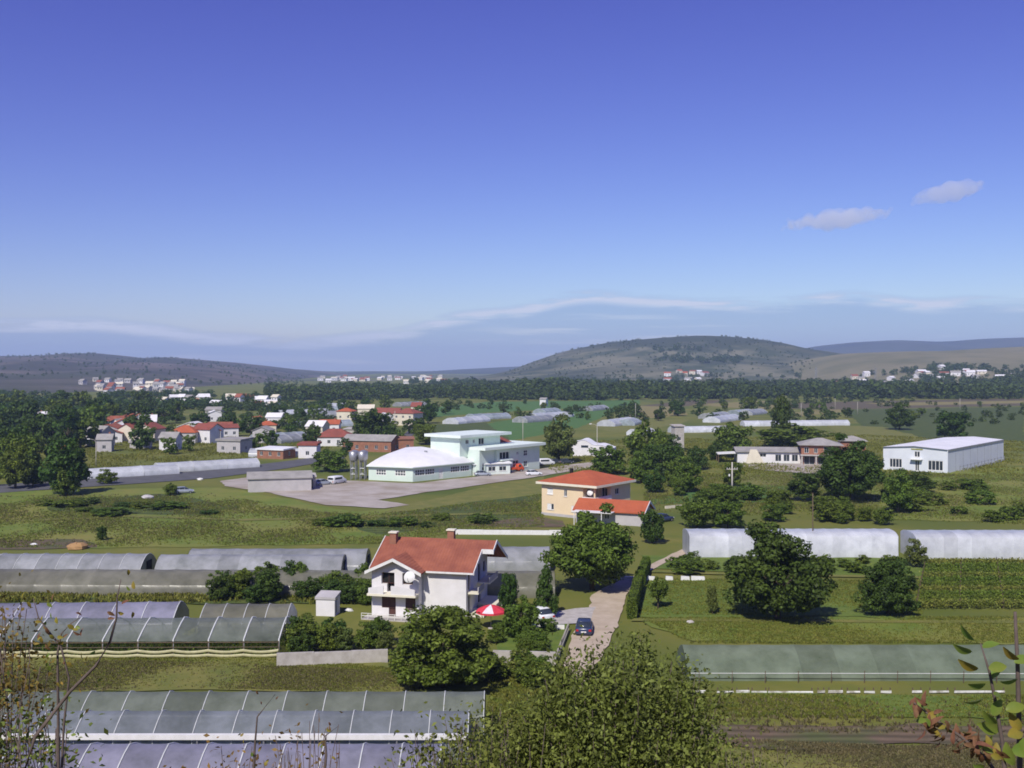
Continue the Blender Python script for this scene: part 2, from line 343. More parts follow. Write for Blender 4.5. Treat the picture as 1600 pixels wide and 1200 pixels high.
def slope_z(Y):        # the hillside the photographer stands on
    if Y < -12: return 31.3
    z = 25.3 - 0.5 * Y
    t = sstep(38, 60, Y)
    return max(0.0, z) * (1 - t) if z > 0 else 0.0
ys = [-60, -40, -25, -12] + [-6 + 2.2 * i for i in range(34)] + [75, 90, 110, 140, 180, 240, 320, 450, 650, 1000, 1600, 2600, 4200, 7000, 9000]
xs = sorted([s * v for s in (-1, 1) for v in (2, 6, 12, 20, 30, 45, 70, 110, 170, 300, 600, 1200, 2500, 5000, 9000)] + [0])
vs = np.array([(x, y, slope_z(y) + (0.8 * mnoise.noise(Vector((x / 9, y / 9, 0))) if y < 50 and abs(x) > 3 else 0)) for y in ys for x in xs], dtype=float)
nx = len(xs)
q = np.array([[j * nx + i, j * nx + i + 1, (j + 1) * nx + i + 1, (j + 1) * nx + i] for j in range(len(ys) - 1) for i in range(nx - 1)])
struct(link('ground', npmesh('ground', vs, q, M_ground)))

SHEET_Z = [0.004]
def sheet(name, px, m, jit=1.7, z=None, seg=2.0):       # a field, yard or road lying on the plain, with an irregular edge
    if z is None: SHEET_Z[0] += 0.0035; z = SHEET_Z[0]
    P = [G(*p) for p in px]; pts = []
    for a, b in zip(P, P[1:] + P[:1]):
        n = max(1, min(60, int((b - a).length / seg)))
        for i in range(n):
            p = a.lerp(b, i / n)
            nn = mnoise.noise_vector(Vector((p.x / 3.1, p.y / 3.1, z * 50))) * .5 + mnoise.noise_vector(Vector((p.x / 9, p.y / 9, z * 70))) * .8
            s = jit if i else jit * 0.3
            pts.append((p.x + nn.x * s, p.y + nn.y * s, z))
    import bmesh
    bm = bmesh.new(); f = bm.faces.new([bm.verts.new(p) for p in pts]); bmesh.ops.triangulate(bm, faces=[f])
    bmesh.ops.recalc_face_normals(bm, faces=bm.faces)
    me = bpy.data.meshes.new(name); bm.to_mesh(me); bm.free(); me.materials.append(m)
    if len(me.polygons) and me.polygons[0].normal.z < 0: me.flip_normals()
    return struct(link(name, me))

# far fields, strip by strip
for nm, px, m in [
    ('field', [(640, 640), (760, 628), (1000, 625), (1000, 632), (760, 645), (640, 655)], M_crop),
    ('field', [(760, 662), (940, 632), (990, 630), (905, 668), (790, 690)], M_crop),
    ('field', [(965, 650), (1000, 634), (1060, 632), (1075, 648), (1000, 655)], M_yellowf),
    ('field', [(1000, 634), (1090, 624), (1150, 626), (1060, 636)], M_soil),
    ('field', [(1080, 632), (1200, 626), (1280, 632), (1180, 640)], M_yellowf),
    ('field', [(920, 665), (1000, 655), (1080, 655), (1060, 664), (960, 676)], M_dry),
    ('field', [(1210, 648), (1300, 638), (1330, 643), (1230, 652)], M_yellowf),
    ('field', [(1200, 630), (1600, 622), (1600, 634), (1300, 640), (1220, 638)], M_soil),
    ('field', [(1350, 630), (1600, 626), (1600, 630), (1400, 634)], M_yellowf),
    ('field', [(1320, 640), (1600, 636), (1600, 690), (1440, 686), (1350, 670)], M_darkf),
    ('field', [(1290, 664), (1380, 667), (1450, 686), (1400, 690), (1310, 678)], M_dry),
    ('field', [(1000, 680), (1180, 672), (1330, 680), (1300, 690), (1100, 700)], M_ground),
    ('field', [(640, 665), (760, 660), (800, 690), (660, 690)], M_darkf),
    ('field', [(905, 800), (1060, 772), (1230, 748), (1250, 768), (1200, 785), (1010, 788)], M_crop),
    ('field', [(1150, 735), (1260, 745), (1240, 760), (1165, 758)], M_dry),
    ('field', [(1360, 740), (1600, 730), (1600, 815), (1400, 812), (1360, 780)], M_meadow),
    ('meadow', [(-200, 770), (120, 765), (350, 762), (420, 776), (560, 800), (700, 790), (845, 770), (845, 825), (700, 832), (590, 850), (-200, 862)], M_meadow),
    ('field', [(620, 792), (740, 765), (850, 745), (850, 770), (700, 790), (600, 803)], M_dry),
    ('field', [(60, 785), (250, 772), (380, 792), (300, 806), (80, 800)], M_darkf),
    ('field', [(560, 826), (620, 800), (840, 772), (845, 806), (700, 822), (600, 836)], M_darkf),
    ('field', [(-100, 846), (130, 844), (150, 856), (-100, 862)], M_soil),
    ('vegetable_garden', [(700, 824), (830, 806), (880, 814), (880, 824)], M_soil),
    ('field', [(1000, 868), (1640, 876), (1700, 905), (1300, 900), (1020, 890)], M_lawn),
    ('lawn', [(1005, 905), (1300, 905), (1440, 930), (1440, 965), (1000, 965), (985, 945)], M_lawn),
    ('field', [(1000, 968), (1700, 966), (1700, 1004), (1080, 1004)], M_meadow),
    ('field', [(1000, 1084), (1800, 1088), (1800, 1122), (1000, 1118)], M_lawn),
    ('field', [(1000, 1134), (1800, 1138), (1800, 1172), (1000, 1166)], M_soil),
    ('field', [(1000, 1170), (1800, 1176), (1800, 1230), (1000, 1230)], M_dry),
    ('field', [(-100, 1028), (450, 1026), (620, 1038), (640, 1082), (-100, 1082)], M_dry),
    ('lawn', [(770, 970), (890, 975), (880, 1020), (780, 1018)], M_lawn),
    ('field', [(-100, 916), (580, 914), (580, 945), (-100, 942)], M_darkf),
]: sheet(nm, px, m)
struct(sheet('asphalt_road', [(-150, 768), (10, 757), (200, 744), (330, 735), (440, 722), (530, 710), (540, 716), (450, 732), (330, 748), (200, 757), (10, 770), (-150, 782)], M_asph, 0.2))
sheet('village_road', [(612, 692), (632, 678), (645, 668), (640, 664), (650, 664), (654, 669), (645, 680), (636, 693)], M_asph, 0.2)
sheet('gravel_yard', [(345, 752), (400, 745), (560, 752), (645, 756), (740, 746), (850, 732), (925, 722), (940, 728), (850, 744), (640, 774), (590, 782), (640, 790), (600, 795), (510, 790), (410, 768), (350, 760)], M_gravel, 0.9)
sheet('concrete_yard', [(1150, 727), (1290, 724), (1330, 738), (1280, 742), (1180, 734)], M_gravel, 0.6)
sheet('dirt_road', [(868, 1100), (882, 1050), (894, 1000), (912, 968), (926, 944), (922, 936), (940, 922), (985, 903), (998, 903), (984, 925), (977, 945), (968, 980), (952, 1010), (930, 1045), (922, 1100)], M_dirt, 0.5, seg=1.2)
sheet('driveway', [(845, 962), (900, 952), (932, 950), (924, 972), (900, 976), (850, 978)], M_conc, 0.3)
sheet('footpath', [(985, 908), (1010, 886), (1050, 866), (1075, 856), (1080, 862), (1040, 880), (1010, 896), (998, 908)], M_dirt, 0.4, seg=1.2)

sheet('field_track', [(60, 812), (200, 806), (380, 812), (600, 806), (840, 800), (840, 802.5), (600, 809), (380, 815), (200, 809), (60, 815)], M_dry, .5)
sheet('field_track', [(1010, 893), (1200, 898), (1440, 902), (1440, 905), (1200, 901), (1010, 896)], M_dry, .3)
sheet('field_track', [(990, 968), (1300, 970), (1640, 972), (1640, 976), (1300, 974), (985, 972)], M_dry, .3)
# ------------------------------------------------------------------ trees
def crown_verts(r, nclump, per, leaf, shape='round', clump_r=0.26):
    c = r.normal(size=(nclump, 3)); c /= np.linalg.norm(c, axis=1)[:, None]
    rad = r.uniform(0.35, 0.86, nclump) ** 0.7
    lump = 1 + 0.20 * np.sin(c[:, 0] * 3.1 + r.uniform(0, 6)) * np.cos(c[:, 1] * 2.7 + r.uniform(0, 6)) + 0.12 * np.sin(c[:, 2] * 5 + r.uniform(0, 6))
    c = c * (rad * lump)[:, None]
    if shape == 'round': c[:, 2] = np.where(c[:, 2] < -0.55, -0.55 + 0.3 * (c[:, 2] + 0.55), c[:, 2])
    if shape == 'cone':
        t = (c[:, 2] + 1) / 2; k = np.clip(1.25 * (1 - t) + 0.12, 0.1, 1.15); c[:, 0] *= k; c[:, 1] *= k
    if shape == 'column':
        t = np.abs(c[:, 2]); c[:, 0] *= 0.95 - 0.2 * t; c[:, 1] *= 0.95 - 0.2 * t
    cr = clump_r * r.uniform(0.6, 1.25, nclump)
    n = nclump * per
    ci = np.repeat(np.arange(nclump), per)
    d = r.normal(size=(n, 3)); d /= np.linalg.norm(d, axis=1)[:, None]
    p = c[ci] + d * (cr[ci] * r.uniform(0.3, 1.0, n) ** 0.5)[:, None] * np.array([1, 1, 0.8])
    nrm = d * 0.9 + r.normal(size=(n, 3)) * 0.55 + np.array([0, 0, 0.35]); nrm /= np.linalg.norm(nrm, axis=1)[:, None]
    a = np.cross(nrm, r.normal(size=(n, 3))); a /= np.linalg.norm(a, axis=1)[:, None]; b = np.cross(nrm, a)
    s = leaf * r.uniform(0.55, 1.3, n)[:, None]
    v = np.stack([p - a * s, p - b * s * 0.55 + nrm * s * 0.12, p + a * s, p + b * s * 0.55 + nrm * s * 0.12], 1).reshape(-1, 3)
    return v
def quads_of(v): return np.arange(len(v)).reshape(-1, 4)
CROWN = {}
def crown(kind, lm, hi, var):
    key = (kind, lm.name, hi, var)
    if key not in CROWN:
        r = np.random.default_rng(hash((kind, var, hi)) % 1000 if False else (var * 17 + (3 if hi else 5) + len(kind) * 31))
        v = crown_verts(r, 120, 170, 0.046, kind, 0.24) if hi == 2 else crown_verts(r, 70, 62, 0.080, kind, 0.25) if hi else crown_verts(r, 40, 32, 0.13, kind, 0.27)
        CROWN[key] = npmesh('crown', v, quads_of(v), lm)
    return CROWN[key]
TRUNK = {}
def trunk(var):
    if var not in TRUNK:
        r = random.Random(var); m = MB()
        m.tube([(0, 0, -0.05), (0.01, 0, 0.2), (r.uniform(-.03, .03), r.uniform(-.03, .03), 0.55), (r.uniform(-.05, .05), r.uniform(-.05, .05), 0.85)], [0.085, 0.06, 0.04, 0.012], 8)
        for k in range(7):
            a = k * 0.9 + r.uniform(0, .5); z = r.uniform(0.22, 0.5); l = r.uniform(0.3, 0.5)
            m.tube([(0, 0, z), (math.cos(a) * l * .5, math.sin(a) * l * .5, z + 0.15), (math.cos(a) * l, math.sin(a) * l, z + 0.36)], [0.032, 0.022, 0.007], 5)
        TRUNK[var] = m.mesh('trunk', M_bark, True)
    return TRUNK[var]
cnt = [0]
def tree(loc, r, h, label, lm=L_mid, kind='round', hi=1, name='tree', group=None, low=0.12, cat='tree', rz=None):
    """low: crown's underside as a share of the height"""
    cnt[0] += 1; var = cnt[0] % 4
    o = thing(name, label, cat, loc, rz if rz is not None else cnt[0] * 2.4, group)
    t = link('trunk' if cat == 'tree' else 'stem', trunk(var), o); t.scale = (min(h, 2.2 * r) * 0.5, min(h, 2.2 * r) * 0.5, h * 0.74)
    c = link('crown' if cat == 'tree' else 'foliage', crown(kind, lm, hi, var), o)
    ch = h * (1 - low); c.scale = (r / 0.98, r / 0.98, ch / 1.86); c.location = (0, 0, h * low + ch * 0.49)
    return o
def tpx(x0, x1, ytop, ybase, label, **kw):     # a tree from where it stands in the photo
    D = dist(ybase); g = G((x0 + x1) / 2, ybase)
    return tree((g.x, g.y + (x1 - x0) * D / F * 0.15, 0), (x1 - x0) * D / F / 2, max(1.0, H - (ytop - Y0) * D / F), label, **kw)

# ------------------------------------------------------------------ greenhouses
def profile(w, hs, hr, n=10, e=2.0):
    p = [(-w / 2, 0.0)] + ([(-w / 2, hs)] if hs > 0.05 else [])
    for i in range(1, n):
        a = math.pi * i / n
        p.append((-w / 2 * math.cos(a), hs + (hr - hs) * (1 - abs(math.cos(a)) ** e)))
    return p + ([(w / 2, hs)] if hs > 0.05 else []) + [(w / 2, 0.0)]
def tunnel(p0, p1, w, hr, hs, film, bays, label, group=None, open_side=False, ribs=True, ends=(True, True), rib_r=0.06, name='greenhouse', endfilm=None, door=None, e=2.0):
    p0, p1 = Vector(p0), Vector(p1); d = p1 - p0; L = d.length
    o = thing(name, label, 'greenhouse', (p0 + p1) / 2, math.atan2(d.y, d.x), group)
    o.location.z = p0.z
    pr = profile(w, hs, hr, e=e); roof = pr[1:-1] if open_side else pr
    b = L / bays; m = MB(); nx = 4
    for i in range(nx + 1):
        sag = 0.05 * math.sin(math.pi * i / nx)
        for (y, z) in roof: m.v.append((b * i / nx, y * (1 - sag / w), z - sag))
    n = len(roof)
    m.f = [(i * n + j, (i + 1) * n + j, (i + 1) * n + j + 1, i * n + j + 1) for i in range(nx) for j in range(n - 1)]
    me = m.mesh('film_panel', film, True)
    for i in range(bays): link('film_panel', me, o, (-L / 2 + i * b, 0, 0))
    if ribs:
        rme = MB().tube([(0, y * 1.006, z + 0.02) for y, z in pr], rib_r, 5).mesh('rib', M_rib, True)
        for i in range(bays + 1): link('rib', rme, o, (-L / 2 + i * b, 0, 0))
    for e, on in zip((-1, 1), ends):
        if on:
            t = MB(); k = len(pr); X = e * (L / 2 + 0.03)
            t.add([(X, y, z) for y, z in pr] + [(X + e * 0.03, y, z) for y, z in pr], [tuple(range(k)) if e < 0 else tuple(range(k))[::-1], tuple(range(k, 2 * k))[::-1] if e < 0 else tuple(range(k, 2 * k))])
            ep = t.build('end_panel', endfilm or film, o)
            if door == e:
                MB().box(X + e * 0.02 if e > 0 else X - 0.12, X + 0.12 if e > 0 else X - 0.02, -0.9, 0.9, 0.0, hr * 0.72).build('door_shade_box', M_dark, ep)  # solid dark box stands in for the shade inside the open end
    if open_side:
        for i in range(bays + 1):
            MB().box(-0.04, 0.04, -0.04, 0.04, 0, hs + 0.02).build('post', M_post, o, loc=(-L / 2 + i * b, -w / 2 - 0.06, 0))
    return o
def crop(o, L, w, seed, n=3600):
    r = np.random.default_rng(seed); rows = np.linspace(-w * .36, w * .36, 4)
    p = np.stack([r.uniform(-L / 2 + .3, L / 2 - .3, n), rows[r.integers(0, 4, n)] + r.normal(0, .14, n), r.uniform(.05, .95, n)], 1)
    nm = r.normal(size=(n, 3)); nm /= np.linalg.norm(nm, axis=1)[:, None]; a = np.cross(nm, r.normal(size=(n, 3))); a /= np.linalg.norm(a, axis=1)[:, None]; b = np.cross(nm, a); s = .14
    v = np.stack([p - a * s, p - b * s * .6, p + a * s, p + b * s * .6], 1).reshape(-1, 3)
    stuff(link('crop', npmesh('crop', v, np.arange(len(v)).reshape(-1, 4), L_mid), o))
def ax(x0, x1, y, z, half, tilt=0.0):    # axis end points of a tunnel whose crest (height z) shows at photo row y between columns x0 and x1
    D = (H - z) * F / (y - Y0)
    return Vector(((x0 - 800) * D / F, D - tilt, 0)), Vector(((x1 - 800) * D / F, D + tilt, 0))

# bottom left, three spans side by side
a, b = ax(20, 757, 1080, 3.0, 2.1); tunnel(a, b, 4.3, 3.0, 1.9, FM_green, 12, 'grey green film tunnel farthest back of the three at the bottom left', e=1.35, rib_r=0.035)
a, b = ax(15, 733, 1110, 3.0, 2.1); gB = tunnel(a, b, 4.2, 3.0, 1.9, FM_blue, 12, 'blue grey film tunnel with a white gutter along its near edge', e=1.35, rib_r=0.035)
LB = (b - a).length; crop(gB, LB, 4.2, 301)
MB().box(-LB / 2, LB / 2, -0.16, 0.16, -0.14, 0.20).build('gutter', M_trim, gB, loc=(0, -2.28, 1.95))
for i in range(8): MB().box(-0.05, 0.05, -0.05, 0.05, 0, 1.8).build('post', M_metal, gB, loc=(-LB / 2 + 0.3 + i * (LB - 0.6) / 7, -2.28, 0))
a, b = ax(20, 690, 1163, 3.0, 3); tunnel(a, b, 6.0, 3.0, 1.7, FM_sky, 11, 'lavender film tunnel with white straps cut off by the bottom edge', e=1.35, rib_r=0.05)
# left middle
a, b = ax(-30, 447, 965, 2.95, 3.5, 0.2); gD = tunnel(a, b, 7.0, 2.95, 1.6, FM_green, 9, 'dark green film greenhouse with pale straps and rolled up yellowed side film', open_side=True, e=1.3, rib_r=0.075, ends=(True, False))
LD = (b - a).length; crop(gD, LD, 7, 302, 5200)
for k, (zz, mm, rr) in enumerate(((1.50, M_post, 0.045), (1.05, M_post, 0.035))):
    MB().tube([(-LD / 2, -3.62, zz), (LD / 2, -3.62, zz)], rr, 6).build('rail', mm, gD)
for zz, amp in ((0.72, 0.16), (0.30, 0.10)):
    for i in range(9):
        bl = LD / 9; m = MB(); n = 8; k0 = []
        for t in range(n + 1):
            s = math.sin(math.pi * t / n) * amp
            for dz, dy in ((0.16, 0.0), (0.02, -0.10), (-0.10, 0.0)): m.v.append((t * bl / n, -3.66 + dy, zz + dz - s))
        m.f = [(t * 3 + j, t * 3 + j + 1, t * 3 + 4 + j, t * 3 + 3 + j) for t in range(n) for j in range(2)]
        m.build('rolled_film', M_fold, gD, True, loc=(-LD / 2 + i * bl, 0, 0))
a, b = ax(-60, 280, 941, 3.0, 3, 0.4); tunnel(a, b, 6.0, 3.0, 1.4, FM_sky, 7, 'lavender film tunnel ending near the grey clad one at middle left', e=1.5, rib_r=0.05, endfilm=FM_green)
a, b = ax(322, 455, 943, 2.8, 3); tunnel(a, b, 5.6, 2.8, 1.2, FM_olive, 4, 'short greyish film tunnel with a white end beside the small white shed', e=1.5, rib_r=0.04, endfilm=FM_white)
a, b = ax(-60, 866, 890, 2.7, 3, -0.7); tunnel(a, b, 5.4, 2.7, 1.3, FM_olive, 22, 'very long olive film tunnel running behind the white house', e=1.4, ribs=False, rib_r=0.03)
a, b = ax(-60, 232, 865, 3.0, 3); tunnel(a, b, 6, 3.0, 1.5, FM_pale, 9, 'worn pale tunnel at the far left with an open arched end', rib_r=0.04, endfilm=FM_green, door=1)
a, b = ax(252, 538, 866, 2.7, 3); tunnel(a, b, 5.6, 2.7, 1.0, FM_pale, 9, 'pale tunnel with a dark open end, front one left of the white house', ribs=False, rib_r=0.03, endfilm=FM_olive, door=1)
a, b = ax(300, 575, 857, 3.0, 3); tunnel(a, b, 6, 3.0, 1.2, FM_pale, 8, 'pale tunnel just behind the one with the dark open end', ribs=False, rib_r=0.03, endfilm=FM_olive, door=1)
a, b = ax(745, 858, 854, 3.0, 3); tunnel(a, b, 6, 3.0, 1.5, FM_pale, 4, 'pale grey tunnel showing between the white house and the big round tree', ribs=False, rib_r=0.03)
# right
a, b = ax(1072, 1392, 823, 4.0, 3); tunnel(a, b, 5.6, 3.6, 3.05, FM_white, 16, 'large white film greenhouse behind the dark round tree, left of the gap', e=3.2, ribs=False, rib_r=0.03)
a, b = ax(1419, 1720, 825, 4.0, 3); tunnel(a, b, 5.6, 3.6, 3.05, FM_white, 14, 'large white film greenhouse running out of the right edge', e=3.2, ribs=False, rib_r=0.03)
a, b = ax(1066, 1760, 1007, 2.3, 3); gK = tunnel(a, b, 6.4, 2.3, 0.3, FM_net, 12, 'low grey green film tunnel at right behind a row of posts', e=1.5, ribs=False, rib_r=0.025)
LK = (b - a).length; crop(gK, LK, 4.6, 303)
for i in range(14): MB().tube([(0, 0, -0.1), (0.03, 0, 1.05)], 0.035, 6).build('post', M_post, gK, loc=(-LK / 2 + 0.8 + i * LK / 14, -3.75, 0))
MB().tube([(-LK / 2, -3.75, 0.85), (LK / 2, -3.75, 0.8)], 0.03, 6).build('rail', M_rib, gK)
# long white ones and the small far ones
FT = [
 (988, 1020, 668, 3.2, FM_white, 'short white tunnel at the left end of the far white row'),
 (1048, 1155, 664, 3.2, FM_white, 'long white tunnel in the middle of the far white row'),
 (1160, 1332, 655, 3.2, FM_white, 'longest white tunnel at the right end of the far white row'),
 (112, 250, 728, 3.0, FM_white, 'white tunnel along the asphalt road, near half'),
 (250, 382, 718, 3.0, FM_white, 'white tunnel along the asphalt road, far half'),
 (392, 468, 697, 3.2, FM_white, 'white roofed tunnel beside the low brick shed'),
 (1484, 1514, 612, 4, FM_far, 'tiny blue tunnel far off at right, left one'), (1524, 1558, 612, 4, FM_far, 'tiny blue tunnel far off at right, right one'),
]
for i, (x0, x1, y, z, fm, lab) in enumerate(FT):
    a, b = ax(x0, x1, y, z, 3)
    if lab.startswith('white tunnel along'): a.y -= 3 + (i - 3) * 0; b.y += 12
    if y < 670 and y > 650: b.y += 8
    tunnel(a, b, 6, z * .8, 1.2, fm, max(3, int((b - a).length / 7)), lab, rib_r=0.05)
for i, (x0, x1, y) in enumerate(sorted([(705, 752, 652), (735, 790, 646), (812, 858, 650), (830, 890, 645), (842, 868, 638), (915, 945, 634), (1100, 1140, 645), (1108, 1160, 650),
                                 (1142, 1175, 640), (1160, 1198, 640), (440, 500, 640), (468, 535, 643), (470, 545, 636), (405, 470, 676), (455, 540, 657), (430, 478, 678), (622, 660, 628), (470, 530, 631), (945, 990, 655), (975, 992, 654)])):
    a, b = ax(x0, x1, y, 3.0, 3); b.y += 10 + 6 * (i % 3); a.y -= 6
    tunnel(a, b, 9, 3.0, 1.2, (FM_far, FM_pale, FM_white)[i % 3], 4, ORD[i] + ' from the left of the small pale far tunnels', 'small far tunnels', rib_r=0.05)

# ------------------------------------------------------------------ buildings
def wall(name, parent, m, p, q, z0, z1, openings=(), t=0.25, top=None):
    """an outer wall from p to q (outside on the right hand of p->q), openings (u0,u1,z0,z1); top: extra points (u,z) of a gable"""
    p, q = Vector((*p[:2], 0)), Vector((*q[:2], 0)); L = (q - p).length; u = (q - p) / L; nrm = Vector((u.y, -u.x, 0))
    us = sorted({0, L, *[o[0] for o in openings], *[o[1] for o in openings]}); zs = sorted({z0, z1, *[o[2] for o in openings], *[o[3] for o in openings]})
    mb = MB(); P = lambda a, z, d=0: p + u * a - nrm * d + Vector((0, 0, z))
    for a, b in zip(us, us[1:]):
        for c, d in zip(zs, zs[1:]):
            if any(o[0] - 1e-6 <= a and b <= o[1] + 1e-6 and o[2] - 1e-6 <= c and d <= o[3] + 1e-6 for o in openings): continue
            mb.add([P(a, c), P(b, c), P(b, d), P(a, d)], [(0, 1, 2, 3)])
    for o in openings:
        a, b, c, d = o[:4]
        for s, e in (((a, c), (a, d)), ((a, d), (b, d)), ((b, d), (b, c)), ((b, c), (a, c))):
            mb.add([P(*s), P(*e), P(*e, t), P(*s, t)], [(0, 1, 2, 3)])
    if top: 
        pts = [(0, z1)] + list(top) + [(L, z1)]
        mb.add([P(a, z) for a, z in pts], [tuple(range(len(pts)))[::-1]])
    mb.add([P(0, z0, t), P(L, z0, t), P(L, z1, t), P(0, z1, t)], [(3, 2, 1, 0)]) if not openings else None
    return mb.build(name, m, parent), (p, u, nrm)
def window(parent, fr, u0, u1, z0, z1, kind='window', fm=None, pm=None, deep=0.16, bars=(1, 1), sill=True, fw=0.07):
    p, u, nrm = fr; P = lambda a, z, d: p + u * a - nrm * d + Vector((0, 0, z))
    mb = MB()
    def bar(a, b, c, d, d0, d1): mb.hexa([P(a, c, d0), P(b, c, d0), P(b, c, d1), P(a, c, d1), P(a, d, d0), P(b, d, d0), P(b, d, d1), P(a, d, d1)])
    d0, d1 = deep - 0.05, deep + 0.05
    bar(u0, u0 + fw, z0, z1, d0, d1); bar(u1 - fw, u1, z0, z1, d0, d1); bar(u0 + fw, u1 - fw, z0, z0 + fw, d0, d1); bar(u0 + fw, u1 - fw, z1 - fw, z1, d0, d1)
    for i in range(1, bars[0] + 1):
        c = u0 + (u1 - u0) * i / (bars[0] + 1); bar(c - fw / 2, c + fw / 2, z0 + fw, z1 - fw, d0 + .005, d1)
    for i in range(1, bars[1]):
        c = z0 + (z1 - z0) * i / bars[1]; bar(u0 + fw, u1 - fw, c - fw / 2, c + fw / 2, d0 + .01, d1)
    w = mb.build(kind, fm or M_trim, parent)
    mb = MB(); bar(u0 + fw * .5, u1 - fw * .5, z0 + fw * .5, z1 - fw * .5, deep, deep + 0.03); mb.build('pane', pm or M_glass, w)
    if sill:
        mb = MB(); bar(u0 - 0.08, u1 + 0.08, z0 - 0.07, z0 - 0.003, -0.10, 0.05); mb.build('sill', fm or M_trim, w)
    return w
def fill(parent, fr, name, m, u0, u1, z0, z1, d0, d1):
    p, u, nrm = fr; P = lambda a, z, d: p + u * a - nrm * d + Vector((0, 0, z))
    return MB().hexa([P(u0, z0, d0), P(u1, z0, d0), P(u1, z0, d1), P(u0, z0, d1), P(u0, z1, d0), P(u1, z1, d0), P(u1, z1, d1), P(u0, z1, d1)]).build(name, m, parent)
def house(loc, rz, w, d, h, rise, label, wm, rm, roof='gable', wins=((), ()), over=0.5, group=None, name='house', chim=True, ridge='x', cat='house'):
    """plain house, front = local -Y; wins: openings on the front and on the right-hand side"""
    o = thing(name, label, cat, loc, rz, group)
    c = [(-w / 2, -d / 2), (w / 2, -d / 2), (w / 2, d / 2), (-w / 2, d / 2)]
    for i in range(4):
        ops = wins[0] if i == 0 else wins[1] if i == 1 else ()
        L = w if i % 2 == 0 else d
        tp = [(L / 2, h + rise)] if roof == 'gable' and ((i % 2 == 1) == (ridge == 'x')) else None
        wo, fr = wall('wall', o, wm, c[i], c[(i + 1) % 4], 0, h, ops, 0.2, tp)
        for q in ops: window(o, fr, *q[:4], bars=(1, 1), sill=False, deep=0.12)
    hw, hd = w / 2 + over, d / 2 + over; t = 0.18
    mb = MB()
    if roof == 'gable':
        k = rise / (d / 2 if ridge == 'x' else w / 2); lo = h - k * over
        if ridge == 'x':
            mb.slab([(-hw, -hd, lo + t), (hw, -hd, lo + t), (hw, 0, h + rise + t), (-hw, 0, h + rise + t)], t)
            mb.slab([(-hw, 0, h + rise + t), (hw, 0, h + rise + t), (hw, hd, lo + t), (-hw, hd, lo + t)], t)
        else:
            mb.slab([(-hw, -hd, lo + t), (0, -hd, h + rise + t), (0, hd, h + rise + t), (-hw, hd, lo + t)], t)
            mb.slab([(0, -hd, h + rise + t), (hw, -hd, lo + t), (hw, hd, lo + t), (0, hd, h + rise + t)], t)
    elif roof == 'hip':
        r = max(0.4, (w - d) / 2) if w >= d else 0.4
        mb.add([(-hw, -hd, h), (hw, -hd, h), (hw, hd, h), (-hw, hd, h), (-r, 0, h + rise), (r, 0, h + rise), (-hw, -hd, h - .15), (hw, -hd, h - .15), (hw, hd, h - .15), (-hw, hd, h - .15)],
               [(0, 1, 5, 4), (1, 2, 5), (2, 3, 4, 5), (3, 0, 4), (6, 9, 8, 7), (0, 6, 7, 1), (1, 7, 8, 2), (2, 8, 9, 3), (3, 9, 6, 0)])
    else: mb.slab([(-hw, -hd, h + rise), (hw, -hd, h + rise), (hw, hd, h + rise + 0.3), (-hw, hd, h + rise + 0.3)], max(rise, 0.25))
    ro = mb.build('roof', rm, o)
    if chim and roof != 'flat': MB().box(w * .2, w * .2 + .6, d * .08, d * .08 + .6, h + rise * .4, h + rise + .7).build('chimney', M_brick, ro)
    return o

# ---- the white house in front
TH = R(-13)
O = G(581, 962)
hs = thing('white_house', 'white two storey house with weathered red roof, cross gable and balconies', 'house', O, TH)
W_, DP, EV, RG = 10.3, 10.5, 5.15, 7.55
WW, PJ = 5.35, 1.3     # wing width and how far it stands forward
zf = 2.65              # upper floor
op_low = [(1.15, 2.75, 0.95, 2.25), (3.85, 5.0, 0.95, 2.25)]
op_up = [(1.1, 2.6, zf + 0.9, zf + 2.15), (3.5, 4.7, zf + 0.9, zf + 2.15)]
wo, fr = wall('wall', hs, M_white, (0, 0), (WW, 0), 0, EV - .1, op_low + op_up + [(1.95, 2.75, 0.02, 0.95), (1.75, 2.6, zf + 0.05, zf + 0.9)], 0.5, [(WW / 2, EV + 1.05)])
w = window(hs, fr, *op_low[0], fm=M_brown, pm=M_brown, deep=0.12, sill=False); w['label'] = 'brown shuttered window'
w = fill(hs, fr, 'door', M_brown, 1.97, 2.73, 0.02, 0.945, 0.10, 0.16)
window(hs, fr, *op_low[1], fm=M_brown, pm=M_brown, deep=0.12)
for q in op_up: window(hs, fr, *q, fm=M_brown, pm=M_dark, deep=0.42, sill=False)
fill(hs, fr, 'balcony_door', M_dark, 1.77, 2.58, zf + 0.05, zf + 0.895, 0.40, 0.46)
wall('wall', hs, M_white, (0, DP), (0, 0), 0, EV - .1, ())
wall('wall', hs, M_white, (WW, 0), (WW, PJ), 0, EV - .1, ())
wo, fm_ = wall('wall', hs, M_white, (WW, PJ), (W_, PJ), 0, EV, ())
opr = [(0.8, 1.7, 0.1, 2.2), (0.8, 1.7, zf + 0.1, zf + 2.2), (5.0, 6.1, 0.1, 2.2), (5.0, 6.1, zf + 0.1, zf + 2.2), (7.3, 8.3, zf + 0.9, zf + 2.1)]
gy = (DP + PJ) / 2 - PJ
wo, frr = wall('wall', hs, M_white, (W_, PJ), (W_, DP), 0, EV, opr, 0.3, [(gy, RG - 0.1)])
for q in opr: window(hs, frr, *q, fm=M_brown, deep=0.2, sill=False)
wall('wall', hs, M_white, (W_, DP), (0, DP), 0, EV, ())
yr = (DP + PJ) / 2; sl = (RG - EV) / (yr - PJ); ov = 0.55; t = 0.16; x0, x1 = -0.55, W_ + 0.95
